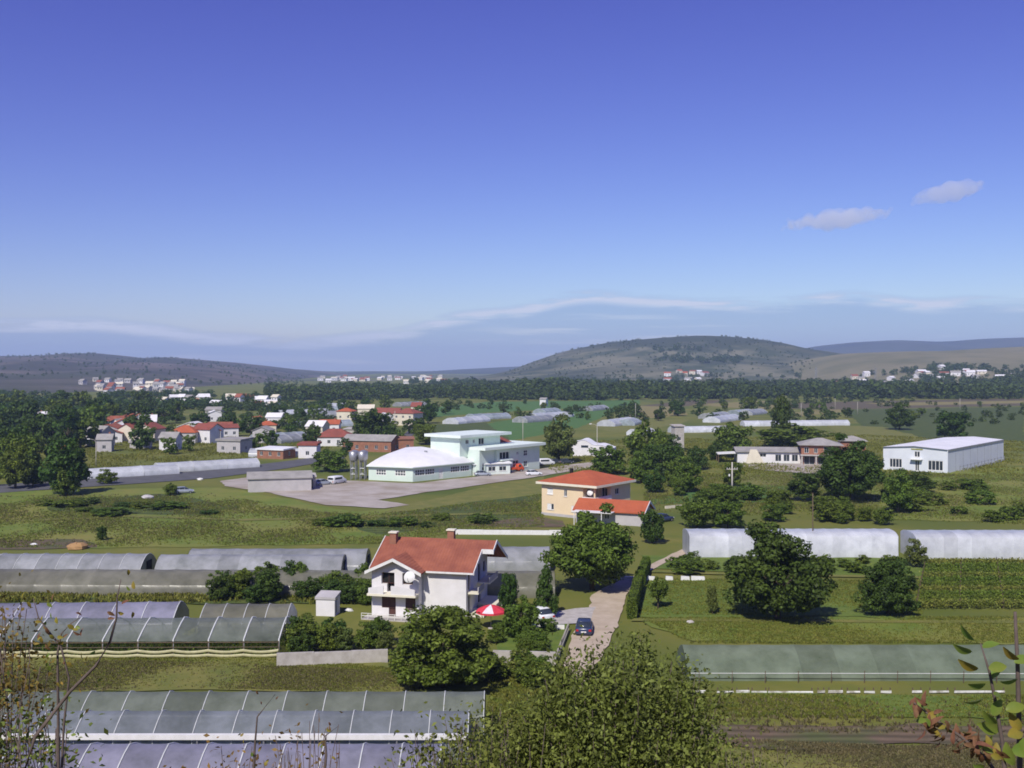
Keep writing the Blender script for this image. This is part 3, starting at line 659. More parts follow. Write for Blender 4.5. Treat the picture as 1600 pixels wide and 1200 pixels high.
rf = MB().slab([(x0, PJ - ov, EV - sl * ov + t), (x1, PJ - ov, EV - sl * ov + t), (x1, yr, RG + t), (x0, yr, RG + t)], t)
rf.slab([(x0, yr, RG + t), (x1, yr, RG + t), (x1, DP + ov, EV - sl * ov + t), (x0, DP + ov, EV - sl * ov + t)], t)
ym = yr - 1.6; zm = RG - sl * 1.6       # the part over the side balcony reaches farther out
rf.slab([(x1 + .002, ym, zm + t), (x1 + 1.3, ym, zm + t), (x1 + 1.3, yr, RG + t), (x1 + .002, yr, RG + t)], t)
rf.slab([(x1 + .002, yr, RG + t), (x1 + 1.3, yr, RG + t), (x1 + 1.3, DP + ov, EV - sl * ov + t), (x1 + .002, DP + ov, EV - sl * ov + t)], t)
roof = rf.build('roof', M_tile, hs)
pk, gw = EV + 1.15, 0.5                  # cross gable of the wing
yk = PJ + (pk - EV) / sl
cg = MB()
le = EV - .1 - (pk - EV + .1) / (WW / 2) * gw
for s in (-1, 1):
    xe = WW / 2 + s * (WW / 2 + gw); cz = le
    q = [(xe, -0.8, cz + t), (WW / 2, -0.8, pk + t), (WW / 2, yk + 0.5, pk + t + .03), (xe, PJ - 0.35, cz + t + .03)]
    cg.slab(q if s < 0 else q[::-1], t)
cgo = cg.build('wing_roof', M_tile, hs)
fb = MB()
for s in (-1, 1):
    xe = WW / 2 + s * (WW / 2 + gw + .02)
    fb.hexa([(xe, -0.88, le - .14), (WW / 2, -0.88, pk - .14), (WW / 2, -0.803, pk - .14), (xe, -0.803, le - .14), (xe, -0.88, le + .2), (WW / 2, -0.88, pk + .2), (WW / 2, -0.803, pk + .2), (xe, -0.803, le + .2)])
fb.build('fascia', M_trim, cgo)
rk = MB()
for xa, xb, ya, za, yb_, zb in ((x1, x1 + .08, PJ - ov, EV - sl * ov, ym, zm), (x1 + 1.303, x1 + 1.38, yr, RG, DP + ov, EV - sl * ov), (x1 + 1.303, x1 + 1.38, ym, zm, yr, RG), (x0 - .08, x0 - .002, PJ - ov, EV - sl * ov, yr, RG), (x0 - .08, x0 - .002, yr, RG, DP + ov, EV - sl * ov)):
    rk.hexa([(xa, ya, za - .12), (xb, ya, za - .12), (xb, yb_, zb - .12), (xa, yb_, zb - .12), (xa, ya, za + .24), (xb, ya, za + .24), (xb, yb_, zb + .24), (xa, yb_, zb + .24)])
rk.build('rake_board', M_trim, roof)
MB().box(x1 + .09, x1 + 1.38, ym - .1, ym - .003, zm - .25, zm + .25).build('fascia', M_trim, roof)
MB().box(WW + .6, x1, PJ - ov - .12, PJ - ov - .003, EV - sl * ov - .05, EV - sl * ov + .13).build('gutter', M_trim, roof)
for cx, cy, zt in ((0.75, yr - 0.9, RG + 0.75), (7.0, yr + 1.0, RG + 0.95)):
    ch = MB().box(cx - .38, cx + .38, cy - .38, cy + .38, RG - 1.0, zt).build('chimney', M_brick, roof)
    MB().box(cx - .5, cx + .5, cy - .5, cy + .5, zt + .003, zt + .13).build('cap', M_ledge, ch)
bal = MB().box(-0.1, WW + .05, -1.25, -0.003, zf - .2, zf + .03).build('balcony', M_ledge, hs)
n = 12                      # parapet with a scooped top and a gap before the door
hh = lambda q: 0.62 + 0.32 * math.sin(math.pi * q / WW)
for lo_, hi_ in ((0.05, 1.75), (2.6, WW - .05)):
    pb = MB()
    for i in range(n):
        ua, ub = lo_ + (hi_ - lo_) * i / n, lo_ + (hi_ - lo_) * (i + 1) / n
        pb.hexa([(ua, -1.2, zf + .033), (ub, -1.2, zf + .033), (ub, -1.08, zf + .033), (ua, -1.08, zf + .033), (ua, -1.2, zf + hh(ua)), (ub, -1.2, zf + hh(ub)), (ub, -1.08, zf + hh(ub)), (ua, -1.08, zf + hh(ua))])
    pb.build('parapet', M_white, bal)
for y0_, y1_, zz, out_ in ((PJ + .5, PJ + 3.0, zf, 1.25), (PJ + 4.6, PJ + 8.5, zf + .3, 1.45), (PJ + 4.6, PJ + 8.8, 0.55, 2.2), (PJ + .3, PJ + 3.6, -0.0 + .25, 1.9)):
    s_ = MB().box(W_ + .003, W_ + out_, y0_, y1_, zz - .18, zz).build('balcony', M_ledge, hs)
    if zz > 2: MB().box(W_ + out_ - .1, W_ + out_ - .003, y0_, y1_, zz + .003, zz + .55).build('parapet', M_grey, s_)
    else: MB().box(W_ + .01, W_ + out_ - .05, y0_ + .05, y1_ - .05, -0.1, zz - .183).build('plinth', M_grey, s_)
st = MB()
for i in range(6): st.box(W_ + 2.0 + i * .28, W_ + 2.278 + i * .28, PJ + 6.4, PJ + 8.6, 0, .5 - i * .08)
st.build('steps', M_conc, hs)
MB().tube([(WW + .25, PJ - .08, 0), (WW + .25, PJ - .08, EV - .5), (WW + .25, PJ - .4, EV - .2)], .05, 8).build('downpipe', M_trim, hs)
tr = MB().box(-.5, WW + .3, -1.9, -0.003, -0.1, 0.10).build('terrace', M_conc, hs)
MB().box(-.5, WW + .3, -1.9, -1.85, .42, .48).box(-.5, WW + .3, -1.9, -1.85, .68, .73).build('railing', M_trim, tr)
for i in range(9): MB().box(-.5 + i * .75, -.45 + i * .75, -1.89, -1.855, .105, .72).build('baluster', M_trim, tr)
def dish(loc, r, rz, label):
    o = thing('satellite_dish', label, 'satellite dish', loc, rz)
    m = MB(); n = 20
    for ring in range(5):
        q = ring / 4 * r
        for j in range(n): m.v.append((q * math.cos(j * 2 * math.pi / n), -(-0.35 * (ring / 4) ** 2 * r + .1), q * math.sin(j * 2 * math.pi / n)))
    m.f = [(i * n + j, i * n + (j + 1) % n, (i + 1) * n + (j + 1) % n, (i + 1) * n + j) for i in range(4) for j in range(n)]
    d_ = m.build('reflector', M_trim, o, True); d_.rotation_euler = (R(-25), 0, 0)
    MB().tube([(0, 0.05, -r * .9), (0, -r * .5, -r * .75), (0, -r * 0.85, -r * .1)], .025, 6).build('feed_arm', M_metal, o)
    MB().tube([(0, 0.05, 0), (0, .35, 0), (0, .5, -.5)], .035, 6).build('bracket', M_metal, o)
    return o
dp = O + Vector((math.cos(TH) * 4.75 - math.sin(TH) * -1.45, math.sin(TH) * 4.75 + math.cos(TH) * -1.45, 4.75))
dish(dp, 0.62, R(-14), 'big white satellite dish on the balcony of the white house')

# ---- the peach house
PT = R(-37)
corner = G(930, 813)
pu = Vector((math.cos(PT), math.sin(PT), 0))      # along the left face, towards the corner
pv = Vector((-math.sin(PT), math.cos(PT), 0))
LL, RR, PE = 11.6, 12.2, 5.75
ph = thing('peach_house', 'peach two storey house with orange hip roof and corner balcony', 'house', corner - pu * LL, PT)
opf = [(1.2, 2.5, 3.9, 5.0), (4.9, 5.6, 3.75, 5.0), (1.2, 2.7, 1.1, 2.2), (6.5, 7.7, 1.1, 2.2)]
notch = 2.6
wo, fr = wall('wall', ph, M_peach, (0, 0), (LL - notch, 0), 0.5, PE, opf)
for k, q in enumerate(opf):
    w = window(ph, fr, *q, deep=0.1, pm=M_trim if k in (0,) else M_glass)
    if k in (2, 3): fill(ph, fr, 'roller_shutter', M_trim, q[0] + .05, q[1] - .55, q[2] + .05, q[3] - .05, .02, .07)
zb = 3.15
wall('wall', ph, M_peach, (LL - notch, 0), (LL, 0), 0.5, zb, ()); wall('wall', ph, M_peach, (LL, 0), (LL, 5.2), 0.5, zb, ())
wo, fr2 = wall('wall', ph, M_peach, (LL - notch, 0), (LL - notch, 5.2), zb, PE, [(1.4, 2.4, zb + .05, 5.2)]); window(ph, fr2, 1.4, 2.4, zb + .05, 5.2, fm=M_brown, sill=False)
wo, fr2 = wall('wall', ph, M_peach, (LL - notch, 5.2), (LL, 5.2), zb, PE, [(0.7, 1.9, zb + .05, 5.2)]); window(ph, fr2, 0.7, 1.9, zb + .05, 5.2, sill=False)
wo, fr3 = wall('wall', ph, M_peach, (LL, 5.2), (LL, RR), 0.5, PE, [(1.6, 3.0, 3.9, 5.0)]); window(ph, fr3, 1.6, 3.0, 3.9, 5.0)
wall('wall', ph, M_peach, (LL, RR), (0, RR), 0.5, PE, ()); wall('wall', ph, M_peach, (0, RR), (0, 0), 0.5, PE, ())
MB().box(-.06, LL + .06, -.06, RR + .06, -.2, .497).build('plinth', M_grey, ph)
bo = MB().box(LL - notch + .01, LL + .25, -.25, 5.3, zb - .17, zb).build('balcony', M_trim, ph)
MB().box(LL - notch + .01, LL + .2, -.2, -.1, zb + .003, zb + .85).build('parapet', M_trim, bo); MB().box(LL + .1, LL + .2, -.097, 5.25, zb + .003, zb + .85).build('parapet', M_trim, bo)
MB().box(LL - .35, LL - .1, .1, .35, zb + .003, PE).build('column', M_peach, ph)
e = 0.75
rr = MB().add([(-e, -e, PE + .42), (LL + e, -e, PE + .42), (LL + e, RR + e, PE + .42), (-e, RR + e, PE + .42), (LL / 2 - .3, RR / 2 - .8, 8.05), (LL / 2 + .3, RR / 2 + .8, 8.05)],
              [(0, 1, 4), (1, 2, 5, 4), (2, 3, 5), (3, 0, 4, 5)]).build('roof', M_orange, ph)
MB().box(-e - .05, LL + e + .05, -e - .05, RR + e + .05, PE + .003, PE + .417).build('eaves', M_ledge, rr)
ch = MB().box(3.1, 3.6, 4.6, 5.1, 6.8, 8.35).build('chimney', M_dark, rr)
dish(corner + pu * -.9 + pv * -.35 + Vector((0, 0, 4.9)), 0.55, PT + R(10), 'white satellite dish on the corner balcony of the peach house')
an = house(G(962, 820) + Vector((0, 3.2, 0)), R(-22), 12.0, 6.2, 2.35, 1.45, 'low grey annex with bright orange gable roof beside the peach house', M_grey, M_orange, 'gable', (((5.2, 6.1, 0.9, 1.8),), ((3.6, 5.0, 0.05, 2.0),)), over=0.45, name='annex', chim=False, cat='annex')
MB().box(-5.3 - .5, 1.2, -5.6, -3.6, 2.2, 2.34).build('porch_roof', M_trim, an)
for x in (-5.5, -3.0, -0.6): MB().box(x - .06, x + .06, -5.5, -5.38, 0, 2.197).build('porch_post', M_trim, an)
k = MB()
for s in (-1, 1): k.hexa([(6.46, s * 3.6, 2.0), (6.56, s * 3.6, 2.0), (6.56, 0, 3.67), (6.46, 0, 3.67), (6.46, s * 3.6, 2.34), (6.56, s * 3.6, 2.34), (6.56, 0, 4.05), (6.46, 0, 4.05)])
k.build('rake_board', M_trim, an)

# ---- the mint factory
fc = [G(576, 750), G(645, 753), G(737, 743.5), G(776, 740)]
far_l = fc[0] + Vector((3, 27, 0)); far_r = fc[2] + Vector((-12, 22, 0))
mf = thing('factory_hall', 'low mint green factory hall with a broad white faceted roof', 'factory', fc[1])
def loc_(p): return (p - fc[1])
ring = [fc[0], fc[1], fc[2], far_r, far_l]
eh = 3.3
for i in range(5):
    a, b = loc_(ring[i]), loc_(ring[(i + 1) % 5]); L = (b - a).length; ops = []
    if i == 0: ops = [(L * .17, L * .40, 1.3, 2.7), (L * .60, L * .84, 1.3, 2.7)]
    if i == 1: ops = [(L * q, L * q + 3.0, 1.3, 2.8) for q in (.035, .20, .63, .80)] + [(L * .43, L * .50, 0.05, 2.6)]
    wo, fr = wall('wall', mf, M_mint, a, b, 0, eh, ops)
    for q in ops: window(mf, fr, *q, bars=(3, 2), deep=0.08, kind='door' if q[2] < 1 else 'window', pm=M_trim if q[2] < 1 else M_glass, fw=0.16, sill=False)
cx = sum((loc_(p) for p in ring), Vector()) / 5
def ringz(k, z, cen): return [(cen.x + (loc_(p).x - cen.x) * k, cen.y + (loc_(p).y - cen.y) * k, z) for p in ring]
ks = [1.045, .96, .86, .74, .60, .45, .30, .15]; rings = [ringz(k, eh + .22 + 3.3 * (1 - (k / 1.045) ** 2.4), cx) for k in ks]
m = MB(); [m.v.extend(q) for q in rings]
m.f = [(k * 5 + i, k * 5 + (i + 1) % 5, (k + 1) * 5 + (i + 1) % 5, (k + 1) * 5 + i) for k in range(7) for i in range(5)] + [tuple(range(35, 40))]
ro = m.build('roof', M_whiteroof, mf, True)
MB().prism(ringz(1.05, 0, cx), eh + .003, eh + .217).build('eaves', M_minttrim, ro)
MB().box(-.35, .35, -.35, .35, 0, .5).build('roof_vent', M_metal, ro, loc=(cx.x + 3, cx.y - 6, 6.0))
for i in range(4):    # the steel silos and gantry at the left end
    p = loc_(fc[0]) + Vector((-1.6 - (i % 2) * 2.2, 0.5 + (i // 2) * 2.4, 0))
    s = thing('steel_silo', ('front right', 'front left', 'rear right', 'rear left')[i] + ' steel silo on legs at the left end of the mint hall', 'silo', p + fc[1])
    MB().tube([(0, 0, 4.2), (0, 0, 4.9), (0, 0, 6.7), (0, 0, 7.0)], [0.25, 1.0, 1.0, 0.35], 14).build('tank', M_metal, s, True)
    for q in range(4): MB().tube([(.8 * math.cos(q * 1.57 + .8), .8 * math.sin(q * 1.57 + .8), 0), (.8 * math.cos(q * 1.57 + .8), .8 * math.sin(q * 1.57 + .8), 5.0)], .07, 6).build('leg', M_metal, s)
    for zz in (1.4, 2.8): MB().tube([(.8 * math.cos(q * 1.57 + .8), .8 * math.sin(q * 1.57 + .8), zz) for q in (0, 1, 2, 3, 4)], .045, 5).build('brace', M_metal, s)
    if i % 2 == 0: pass
# office block
A, B = G(776, 741), G(843, 732.5)
du = (B - A).normalized(); dv = Vector((-du.y, du.x, 0))
of = thing('office_block', 'mint green two storey office block with flat overhanging roofs', 'office building', A, math.atan2(du.y, du.x))
LW = (B - A).length; DW = 15
opo = [(1.2, 5.2, 3.6, 5.5), (0.8, 4.6, 0.1, 3.0), (6.6, 9.0, 1.2, 3.0), (LW * .62, LW * .62 + 1.6, 3.9, 5.4), (LW * .62, LW * .62 + 1.6, 1.0, 2.6), (LW * .45, LW * .45 + .9, 4.4, 5.2)]
wo, fr = wall('wall', of, M_mint, (0, 0), (LW, 0), 0, 6.4, opo)
for k, q in enumerate(opo): window(of, fr, *q, bars=(1, 2) if k > 1 else (2, 1), deep=0.15 if k > 1 else 0.9 * .25, fw=.12, sill=k > 2)
MB().box(.9, 5.5, -1.1, -.003, 3.35, 3.6).build('balcony', M_minttrim, of)
wall('wall', of, M_mint, (LW, 0), (LW, DW), 0, 6.4, ()); wall('wall', of, M_mint, (LW, DW), (0, DW), 0, 6.4, ()); wall('wall', of, M_mint, (0, DW), (0, 0), 0, 6.4, ())
r_ = MB().box(-6.0, LW + 1.1, -1.3, DW + 1, 6.403, 7.1).build('roof', M_minttrim, of)
wall('wall', of, M_mint, (-6, .6), (-.02, .6), 0, 6.4, ((1.0, 2.0, 1, 3),)); wall('wall', of, M_mint, (-6, DW), (-6, .6), 0, 6.4, ())
# upper storey set back to the left
up0, up1 = -9.0, LW * .38
opu = [(2.2, 3.5, 7.8, 8.9), (5.0, 5.8, 7.9, 8.9), (7.2, 9.4, 7.3, 9.1)]
wo, fr = wall('wall', of, M_mint, (up0, 4.5), (up1, 4.5), 4.5, 9.5, opu)
for q in opu: window(of, fr, *q, deep=.15, fw=.12, sill=False)
wall('wall', of, M_mint, (up1, 4.5), (up1, DW - .5), 7.103, 9.5, ()); wall('wall', of, M_mint, (up1, DW - .5), (up0, DW - .5), 4.5, 9.5, ()); wall('wall', of, M_mint, (up0, DW - .5), (up0, 4.5), 0, 9.5, ())
MB().box(up0 - 1.2, up1 + 3.2, 3.2, DW + .6, 9.503, 10.2).build('roof', M_minttrim, of)
MB().add([(up1 + 1, 7, 7.11), (LW - 3, 7, 7.11), (LW - 3, 13, 7.11), (up1 + 1, 13, 7.11), (up1 + 1, 10, 8.8), (LW - 4, 10, 8.4)], [(0, 1, 5, 4), (1, 2, 5), (2, 3, 4, 5), (3, 0, 4)]).build('roof', M_darkred, of)
# low link with three windows
lk0, lk1 = fc[2] + Vector((.3, .2, 0)), A + du * 2.5 - dv * 2.4
du2 = (lk1 - lk0).normalized()
lk = thing('link_building', 'low white link with three dark windows between hall and office', 'annex', lk0, math.atan2(du2.y, du2.x)); L = (lk1 - lk0).length
op = [(L * q, L * q + L * .2, .9, 2.1) for q in (.12, .41, .70)]
wo, fr = wall('wall', lk, M_minttrim, (0, 0), (L, 0), 0, 2.7, op)
for q in op: window(lk, fr, *q, deep=.1, fw=.1)
wall('wall', lk, M_minttrim, (L, 0), (L, 5), 0, 2.7, ()); wall('wall', lk, M_minttrim, (L, 5), (0, 5), 0, 2.7, ()); wall('wall', lk, M_minttrim, (0, 5), (0, 0), 0, 2.7, ())
MB().slab([(-.3, -.4, 2.9), (L + .4, -.4, 2.9), (L + .4, 5, 3.7), (-.3, 5, 3.7)], .19).build('roof', M_whiteroof, lk)

# ---- white warehouse at right
A, B = G(1380, 733.5), G(1481, 739.5); Cc = G(1568, 719)
du = (B - A).normalized(); LW = (B - A).length; wd = (Cc - B); 
wr = thing('warehouse', 'long white clad warehouse with low pitched roof and glazed front', 'warehouse', A, math.atan2(du.y, du.x))
ang = -math.atan2(du.y, du.x); wl2 = Vector((wd.x * math.cos(ang) - wd.y * math.sin(ang), wd.x * math.sin(ang) + wd.y * math.cos(ang), 0))
f0, f1, f2, f3 = Vector((0, 0, 0)), Vector((LW, 0, 0)), Vector((LW, 0, 0)) + wl2, wl2.copy()
eh = 6.0
op = [(LW * .10, LW * .30, .7, 3.1), (LW * .70, LW * .93, .5, 3.1), (LW * .50, LW * .57, .1, 2.9), (LW * .49, LW * .58, 3.7, 5.3)]
wo, fr = wall('wall', wr, M_panel, f0, f1, 0, eh, op, .25, [(LW * .5, eh + .55)])
for k, q in enumerate(op): window(wr, fr, *q, bars=(3 if k < 2 else 1, 1), fw=.14, deep=.1, kind='window' if k != 2 else 'door')
cpy = fill(wr, fr, 'canopy', M_trim, LW * .44, LW * .62, 3.1, 3.3, -1.2, -.003)
fill(wr, fr, 'sign_board', mat('olive_sign', (0.36, 0.36, 0.10), rough=.6), LW * .44, LW * .62, 5.65, 5.95, -.12, -.003)
for a, b in ((f1, f2), (f2, f3), (f3, f0)):
    wo, fr = wall('wall', wr, M_panel, a, b, 0, eh, (), .25)
    n = int((b - a).length / 6)
    for i in range(1, n):
        L = (b - a).length; fill(wr, fr, 'panel_joint', M_metal, L * i / n - .05, L * i / n + .05, .1, eh - .2, -.03, -.002)
mid0 = (f0 + f1) / 2; mid1 = (f2 + f3) / 2; hz_ = Vector((0, 0, eh + .05)); rz_ = Vector((0, 0, eh + .62)); dn = wl2.normalized() * .5
MB().add([f0 + hz_ - dn, f1 + hz_ - dn, f2 + hz_, f3 + hz_, mid0 + rz_ - dn, mid1 + rz_], [(0, 4, 5, 3), (4, 1, 2, 5)]).build('roof', M_whiteroof, wr)
k = MB()
q1 = f1 + (f1 - f0).normalized() * .15; q2 = f2 + (f1 - f0).normalized() * .15
k.hexa([f1 + Vector((.02, 0, eh - .45)), q1 + Vector((0, 0, eh - .45)), q2 + Vector((0, 0, eh - .45)), f2 + Vector((.02, 0, eh - .45)), f1 + Vector((.02, 0, eh + .03)), q1 + Vector((0, 0, eh + .03)), q2 + Vector((0, 0, eh + .03)), f2 + Vector((.02, 0, eh + .03))])
k.build('gutter', M_metal, wr)
# fence along its right side
fo = thing('yard_fence', 'grey post fence along the right side of the white warehouse', 'fence', B + Vector((4, 2, 0)))
L = wd.length * .8; u = wd.normalized()
for i in range(14): MB().box(-.06, .06, -.06, .06, 0, 1.7).build('post', M_metal, fo, loc=u * (i * L / 13))
for zz in (.5, 1.5): MB().tube([Vector((0, 0, zz)), u * L + Vector((0, 0, zz))], .04, 5).build('rail', M_metal, fo)

# ---- brick shell and low workshop left of the warehouse
def simple_win(w, n, z0, z1, ww): return tuple((w * (i + .5) / n - ww / 2, w * (i + .5) / n + ww / 2, z0, z1) for i in range(n))
o = house(G(1289, 727) + Vector((0, 5, 0)), R(-12), 10.5, 9, 5.6, 1.7, 'unfinished orange brick house with grey hip roof on concrete pillars', M_brick, M_greyroof, 'hip', (((.8, 2.0, 3.3, 4.9), (3.4, 4.4, 3.3, 4.7), (6.0, 8.4, 3.0, 5.2), (.7, 3.6, .1, 2.5), (4.4, 9.6, .1, 2.5)), ((2, 3.4, 3.4, 4.8),)), over=.8, name='brick_house', chim=False)
MB().box(-5.6, 5.6, -6.4, -4.503, 2.65, 2.9).build('slab', M_conc, o)
for x in (-5.2, -1.4, 2.2, 5.2): MB().box(x - .2, x + .2, -6.2, -5.8, 0, 2.647).build('pillar', M_conc, o)
house(G(1345, 722) + Vector((0, 8, 0)), R(-12), 7, 7, 5.8, 1.3, 'brick wing with rounded grey roof behind the dark tree', M_brick, M_greyroof, 'hip', ((), ()), over=.6, name='brick_house', chim=False)
o = house(G(1208, 724) + Vector((0, 4, 0)), R(-6), 19, 8, 3.3, .9, 'low white workshop with grey roof and slanting cream buttress', M_white, M_greyroof, 'gable', (((10.5, 12.2, .6, 2.5), (12.8, 14.5, .6, 2.5), (15.1, 16.8, .6, 2.5), (6.2, 8.0, 1.8, 2.8)), ()), over=.6, name='workshop', chim=False, cat='workshop')
MB().hexa([(-7.2, -5.2, 0), (-2.2, -5.2, 0), (-2.2, -4.003, 0), (-7.2, -4.003, 0), (-6, -4.7, 3.9), (-4.2, -4.7, 3.9), (-4.2, -4.003, 3.9), (-6, -4.003, 3.9)]).build('buttress', M_cream, o)
MB().slab([(-15, -4, 2.6), (-9.6, -4, 2.9), (-9.6, 2, 2.9), (-15, 2, 2.6)], .2).build('lean_to_roof', M_trim, o)
for x, y in ((-14.8, -3.8), (-14.8, 1.8)): MB().box(x - .1, x + .1, y - .1, y + .1, 0, 2.4).build('post', M_post, o)
# white wavy roofed hall
p = G(930, 713)
o = thing('white_hall', 'white hall with a wavy roof behind the dark roadside tree', 'hall', p + Vector((0, 4, 0)), R(-14))
m = MB(); n = 16; wv = lambda x: 3.2 + 1.5 * math.exp(-((x + 2.5) / 2.2) ** 2) + .7 * math.exp(-((x - 3.0) / 2.0) ** 2) - .13 * x
for i in range(n + 1):
    x = -6.3 + 12.6 * i / n
    for y in (-4, 4): m.v.append((x, y, wv(x) + .02 * y)); 
m.f = [(2 * i, 2 * i + 2, 2 * i + 3, 2 * i + 1) for i in range(n)]
m.build('roof', M_whiteroof, o, True)
for y in (-4, 4):
    m = MB()
    for i in range(n + 1):
        x = -6.3 + 12.6 * i / n; m.v += [(x, y * .97, 0), (x, y * .97, wv(x) + .02 * y - .02)]
    m.f = [(2 * i, 2 * i + 2, 2 * i + 3, 2 * i + 1) for i in range(n)]; m.build('wall', M_white, o)
for x in (-6.2, 6.2): MB().box(x - .05, x + .05, -3.85, 3.85, 0, wv(x) - .05).build('wall', M_white, o)
MB().box(-3.4, -1.2, -3.93, -3.86, 2.6, 3.3).build('window', M_glass, o); MB().box(2.2, 3.6, -3.93, -3.86, 2.3, 2.9).build('window', M_glass, o)
# small ones near the yard
o = house(G(432, 768) + Vector((0, 3, 0)), R(14), 13.5, 6.5, 2.9, 1.1, 'long low pale shed at the edge of the gravel yard', M_grey, M_greyroof, 'gable', ((), ()), over=.3, name='shed', chim=False, cat='shed')
o.location.z = 0
house(G(472, 764) + Vector((0, 2, 0)), R(14), 5.0, 4.5, 2.6, .25, 'small open concrete shed with two dark bays in the yard', M_conc, M_conc, 'flat', (((.5, 2.2, .1, 2.2), (2.9, 4.5, .1, 2.2)), ()), over=.2, name='shed', chim=False, cat='shed')
o = house(G(510, 963) + Vector((0, 1, 0)), R(-8), 2.1, 1.9, 1.95, .12, 'small white cabin with flat roof beside the hedge', M_white, M_grey, 'flat', ((), ((.3, 1.1, .05, 1.75),)), over=.1, name='cabin', chim=False, cat='cabin')

# ---- village houses (photo column, base row, width m, depth, wall h, rise, wall, roof, label)
V = [
 (191, 676, 8.5, 7, 4.0, 2.0, M_white, M_orange, 'house with a red roof among the trees at left, beside the bright white one'),
 (173, 679, 4.0, 4, 2.6, .5, M_cream, M_cream, 'small cream outbuilding next to the red roofed house at left'),
 (227, 677, 6.8, 6, 5.0, 2.4, M_white, M_white, 'bright white gabled house right of the red roofed one at left'),
 (285, 693, 9.6, 8, 4.0, 2.4, M_grey, M_orange, 'orange roofed house by the dark blue gable at left'),
 (262, 704, 5.5, 6, 4.2, 1.6, M_white, M_greyroof, 'white shed with a dark roof in front of the orange roofed house'),
 (347, 683, 9.5, 7, 3.6, 1.2, M_white, M_darkred, 'white house with dark red roof above the long white tunnel'),
 (362, 708, 8.5, 7, 3.8, .6, M_grey, M_greyroof, 'pale grey flat block above the long white tunnel'),
 (91, 734, 3.2, 4.5, 5.4, 1.0, M_brown, M_tile, 'narrow brown house half hidden by trees at far left'),
 (160, 706, 4.5, 5, 4.0, 1.5, M_grey, M_greyroof, 'small grey house beside the lamp pole at left'),
 (217, 701, 6.5, 4, 2.0, .5, M_grey, M_grey, 'low grey ruin among shrubs at left'),
 (513, 676, 8.5, 7, 3.6, 1.6, M_white, M_orange, 'house with plain orange roof in the village, left of the tall trees'),
 (520, 697, 13, 9, 3.2, 2.6, M_white, M_darkred, 'wide low house with dark red roof in front of the village trees'),
 (553, 684, 7.0, 6, 3.2, .3, M_conc, M_conc, 'unfinished concrete frame in the village'),
 (578, 706, 17, 8, 3.6, 1.6, M_brick, M_greyroof, 'long brick building with grey roof behind the mint hall'),
 (626, 705, 7.5, 7, 3.8, .3, M_brick, M_brick, 'red brick block at the end of the long grey roof'),
 (540, 656, 8.5, 7, 4.5, 1.6, M_cream, M_orange, 'orange roofed house at the upper left of the village'),
 (571, 650, 9.0, 7, 4.2, 2.0, M_cream, M_cream, 'pinkish house at the top of the village'),
 (606, 657, 13, 9, 3.6, 2.6, M_cream, M_darkred, 'wide brownish red roofed house at the village top'),
 (601, 668, 6.0, 6, 5.4, 1.0, M_white, M_white, 'white house with slanting roof below the brownish red one'),
 (636, 665, 11, 9, 5.8, 2.2, M_cream, M_darkred, 'big cream house by the bend of the village road'),
 (651, 652, 5.5, 6, 6.0, 2.0, M_cream, M_darkred, 'narrow cream house behind the big cream one'),
 (481, 716, 5.5, 5, 3.8, .6, M_white, M_darkred, 'small white block beside the roadside tunnel'),
 (428, 717, 9.5, 6, 2.6, .4, M_brick, M_whiteroof, 'low brick shed with white roof near the road'),
 (415, 676, 7.5, 6, 3.2, 1.6, M_cream, M_orange, 'little orange roofed house left of the village'),
 (398, 667, 6.0, 6, 3.2, 1.4, M_cream, M_orange, 'faded orange roofed house at the left end of the village'),
 (70, 668, 4.5, 5, 6.0, 1.0, M_white, M_white, 'slim white house in the left wood'),
 (56, 668, 4.5, 5, 5.5, 1.5, M_cream, M_greyroof, 'cream house in the left wood beside the slim white one'),
 (42, 683, 6, 5, 3.4, 1.2, M_cream, M_darkred, 'low cream house at the foot of the left wood'),
 (1060, 705, 3.2, 3.2, 8.0, .3, M_conc, M_conc, 'narrow concrete tower among trees right of centre'),
 (850, 635, 4.5, 5, 5.0, 1.0, M_white, M_greyroof, 'lone white house in the fields right of the village'),
]
for i, (x, y, w, d, h, rise, wm, rm, lab) in enumerate(V):
    n = max(1, int(w / 3)); ww = min(1.1, w / n * .45)
    ws = simple_win(w, n, .9, 2.1, ww) + (simple_win(w, n, 3.5, 4.6, ww) if h > 5 else ())
    house(G(x, y) + Vector((0, d / 2, 0)), R(random.Random(i * 3).uniform(-28, 28)), w, d, h, rise, lab, wm, rm, 'flat' if rise < .7 else ('hip' if i % 4 == 3 else 'gable'), (ws, simple_win(d, 1, .9, 2.1, 1.0)), chim=i % 2 == 0, over=.35, ridge='x' if i % 3 else 'y')
rv = random.Random(77)
spots = sorted((rv.uniform(140, 500), rv.uniform(648, 700)) for i in range(22))
for i, (x, y) in enumerate(spots):
    w = rv.uniform(6, 9.5); d = rv.uniform(6, 8); h = rv.uniform(3, 5); ws = simple_win(w, 2, .9, 2.1, 1.0)
    house(G(x, y) + Vector((0, d / 2, 0)), R(rv.uniform(-30, 30)), w, d, h, rv.uniform(1.2, 2.2), ORD[i] + ' from the left of the small plain houses scattered at left', rv.choice((M_white, M_white, M_cream, M_grey)), rv.choice((M_tile, M_greyroof, M_darkred, M_white)), 'gable', (ws, ()), chim=False, over=.35, ridge=rv.choice('xy'), group='small houses scattered at left')
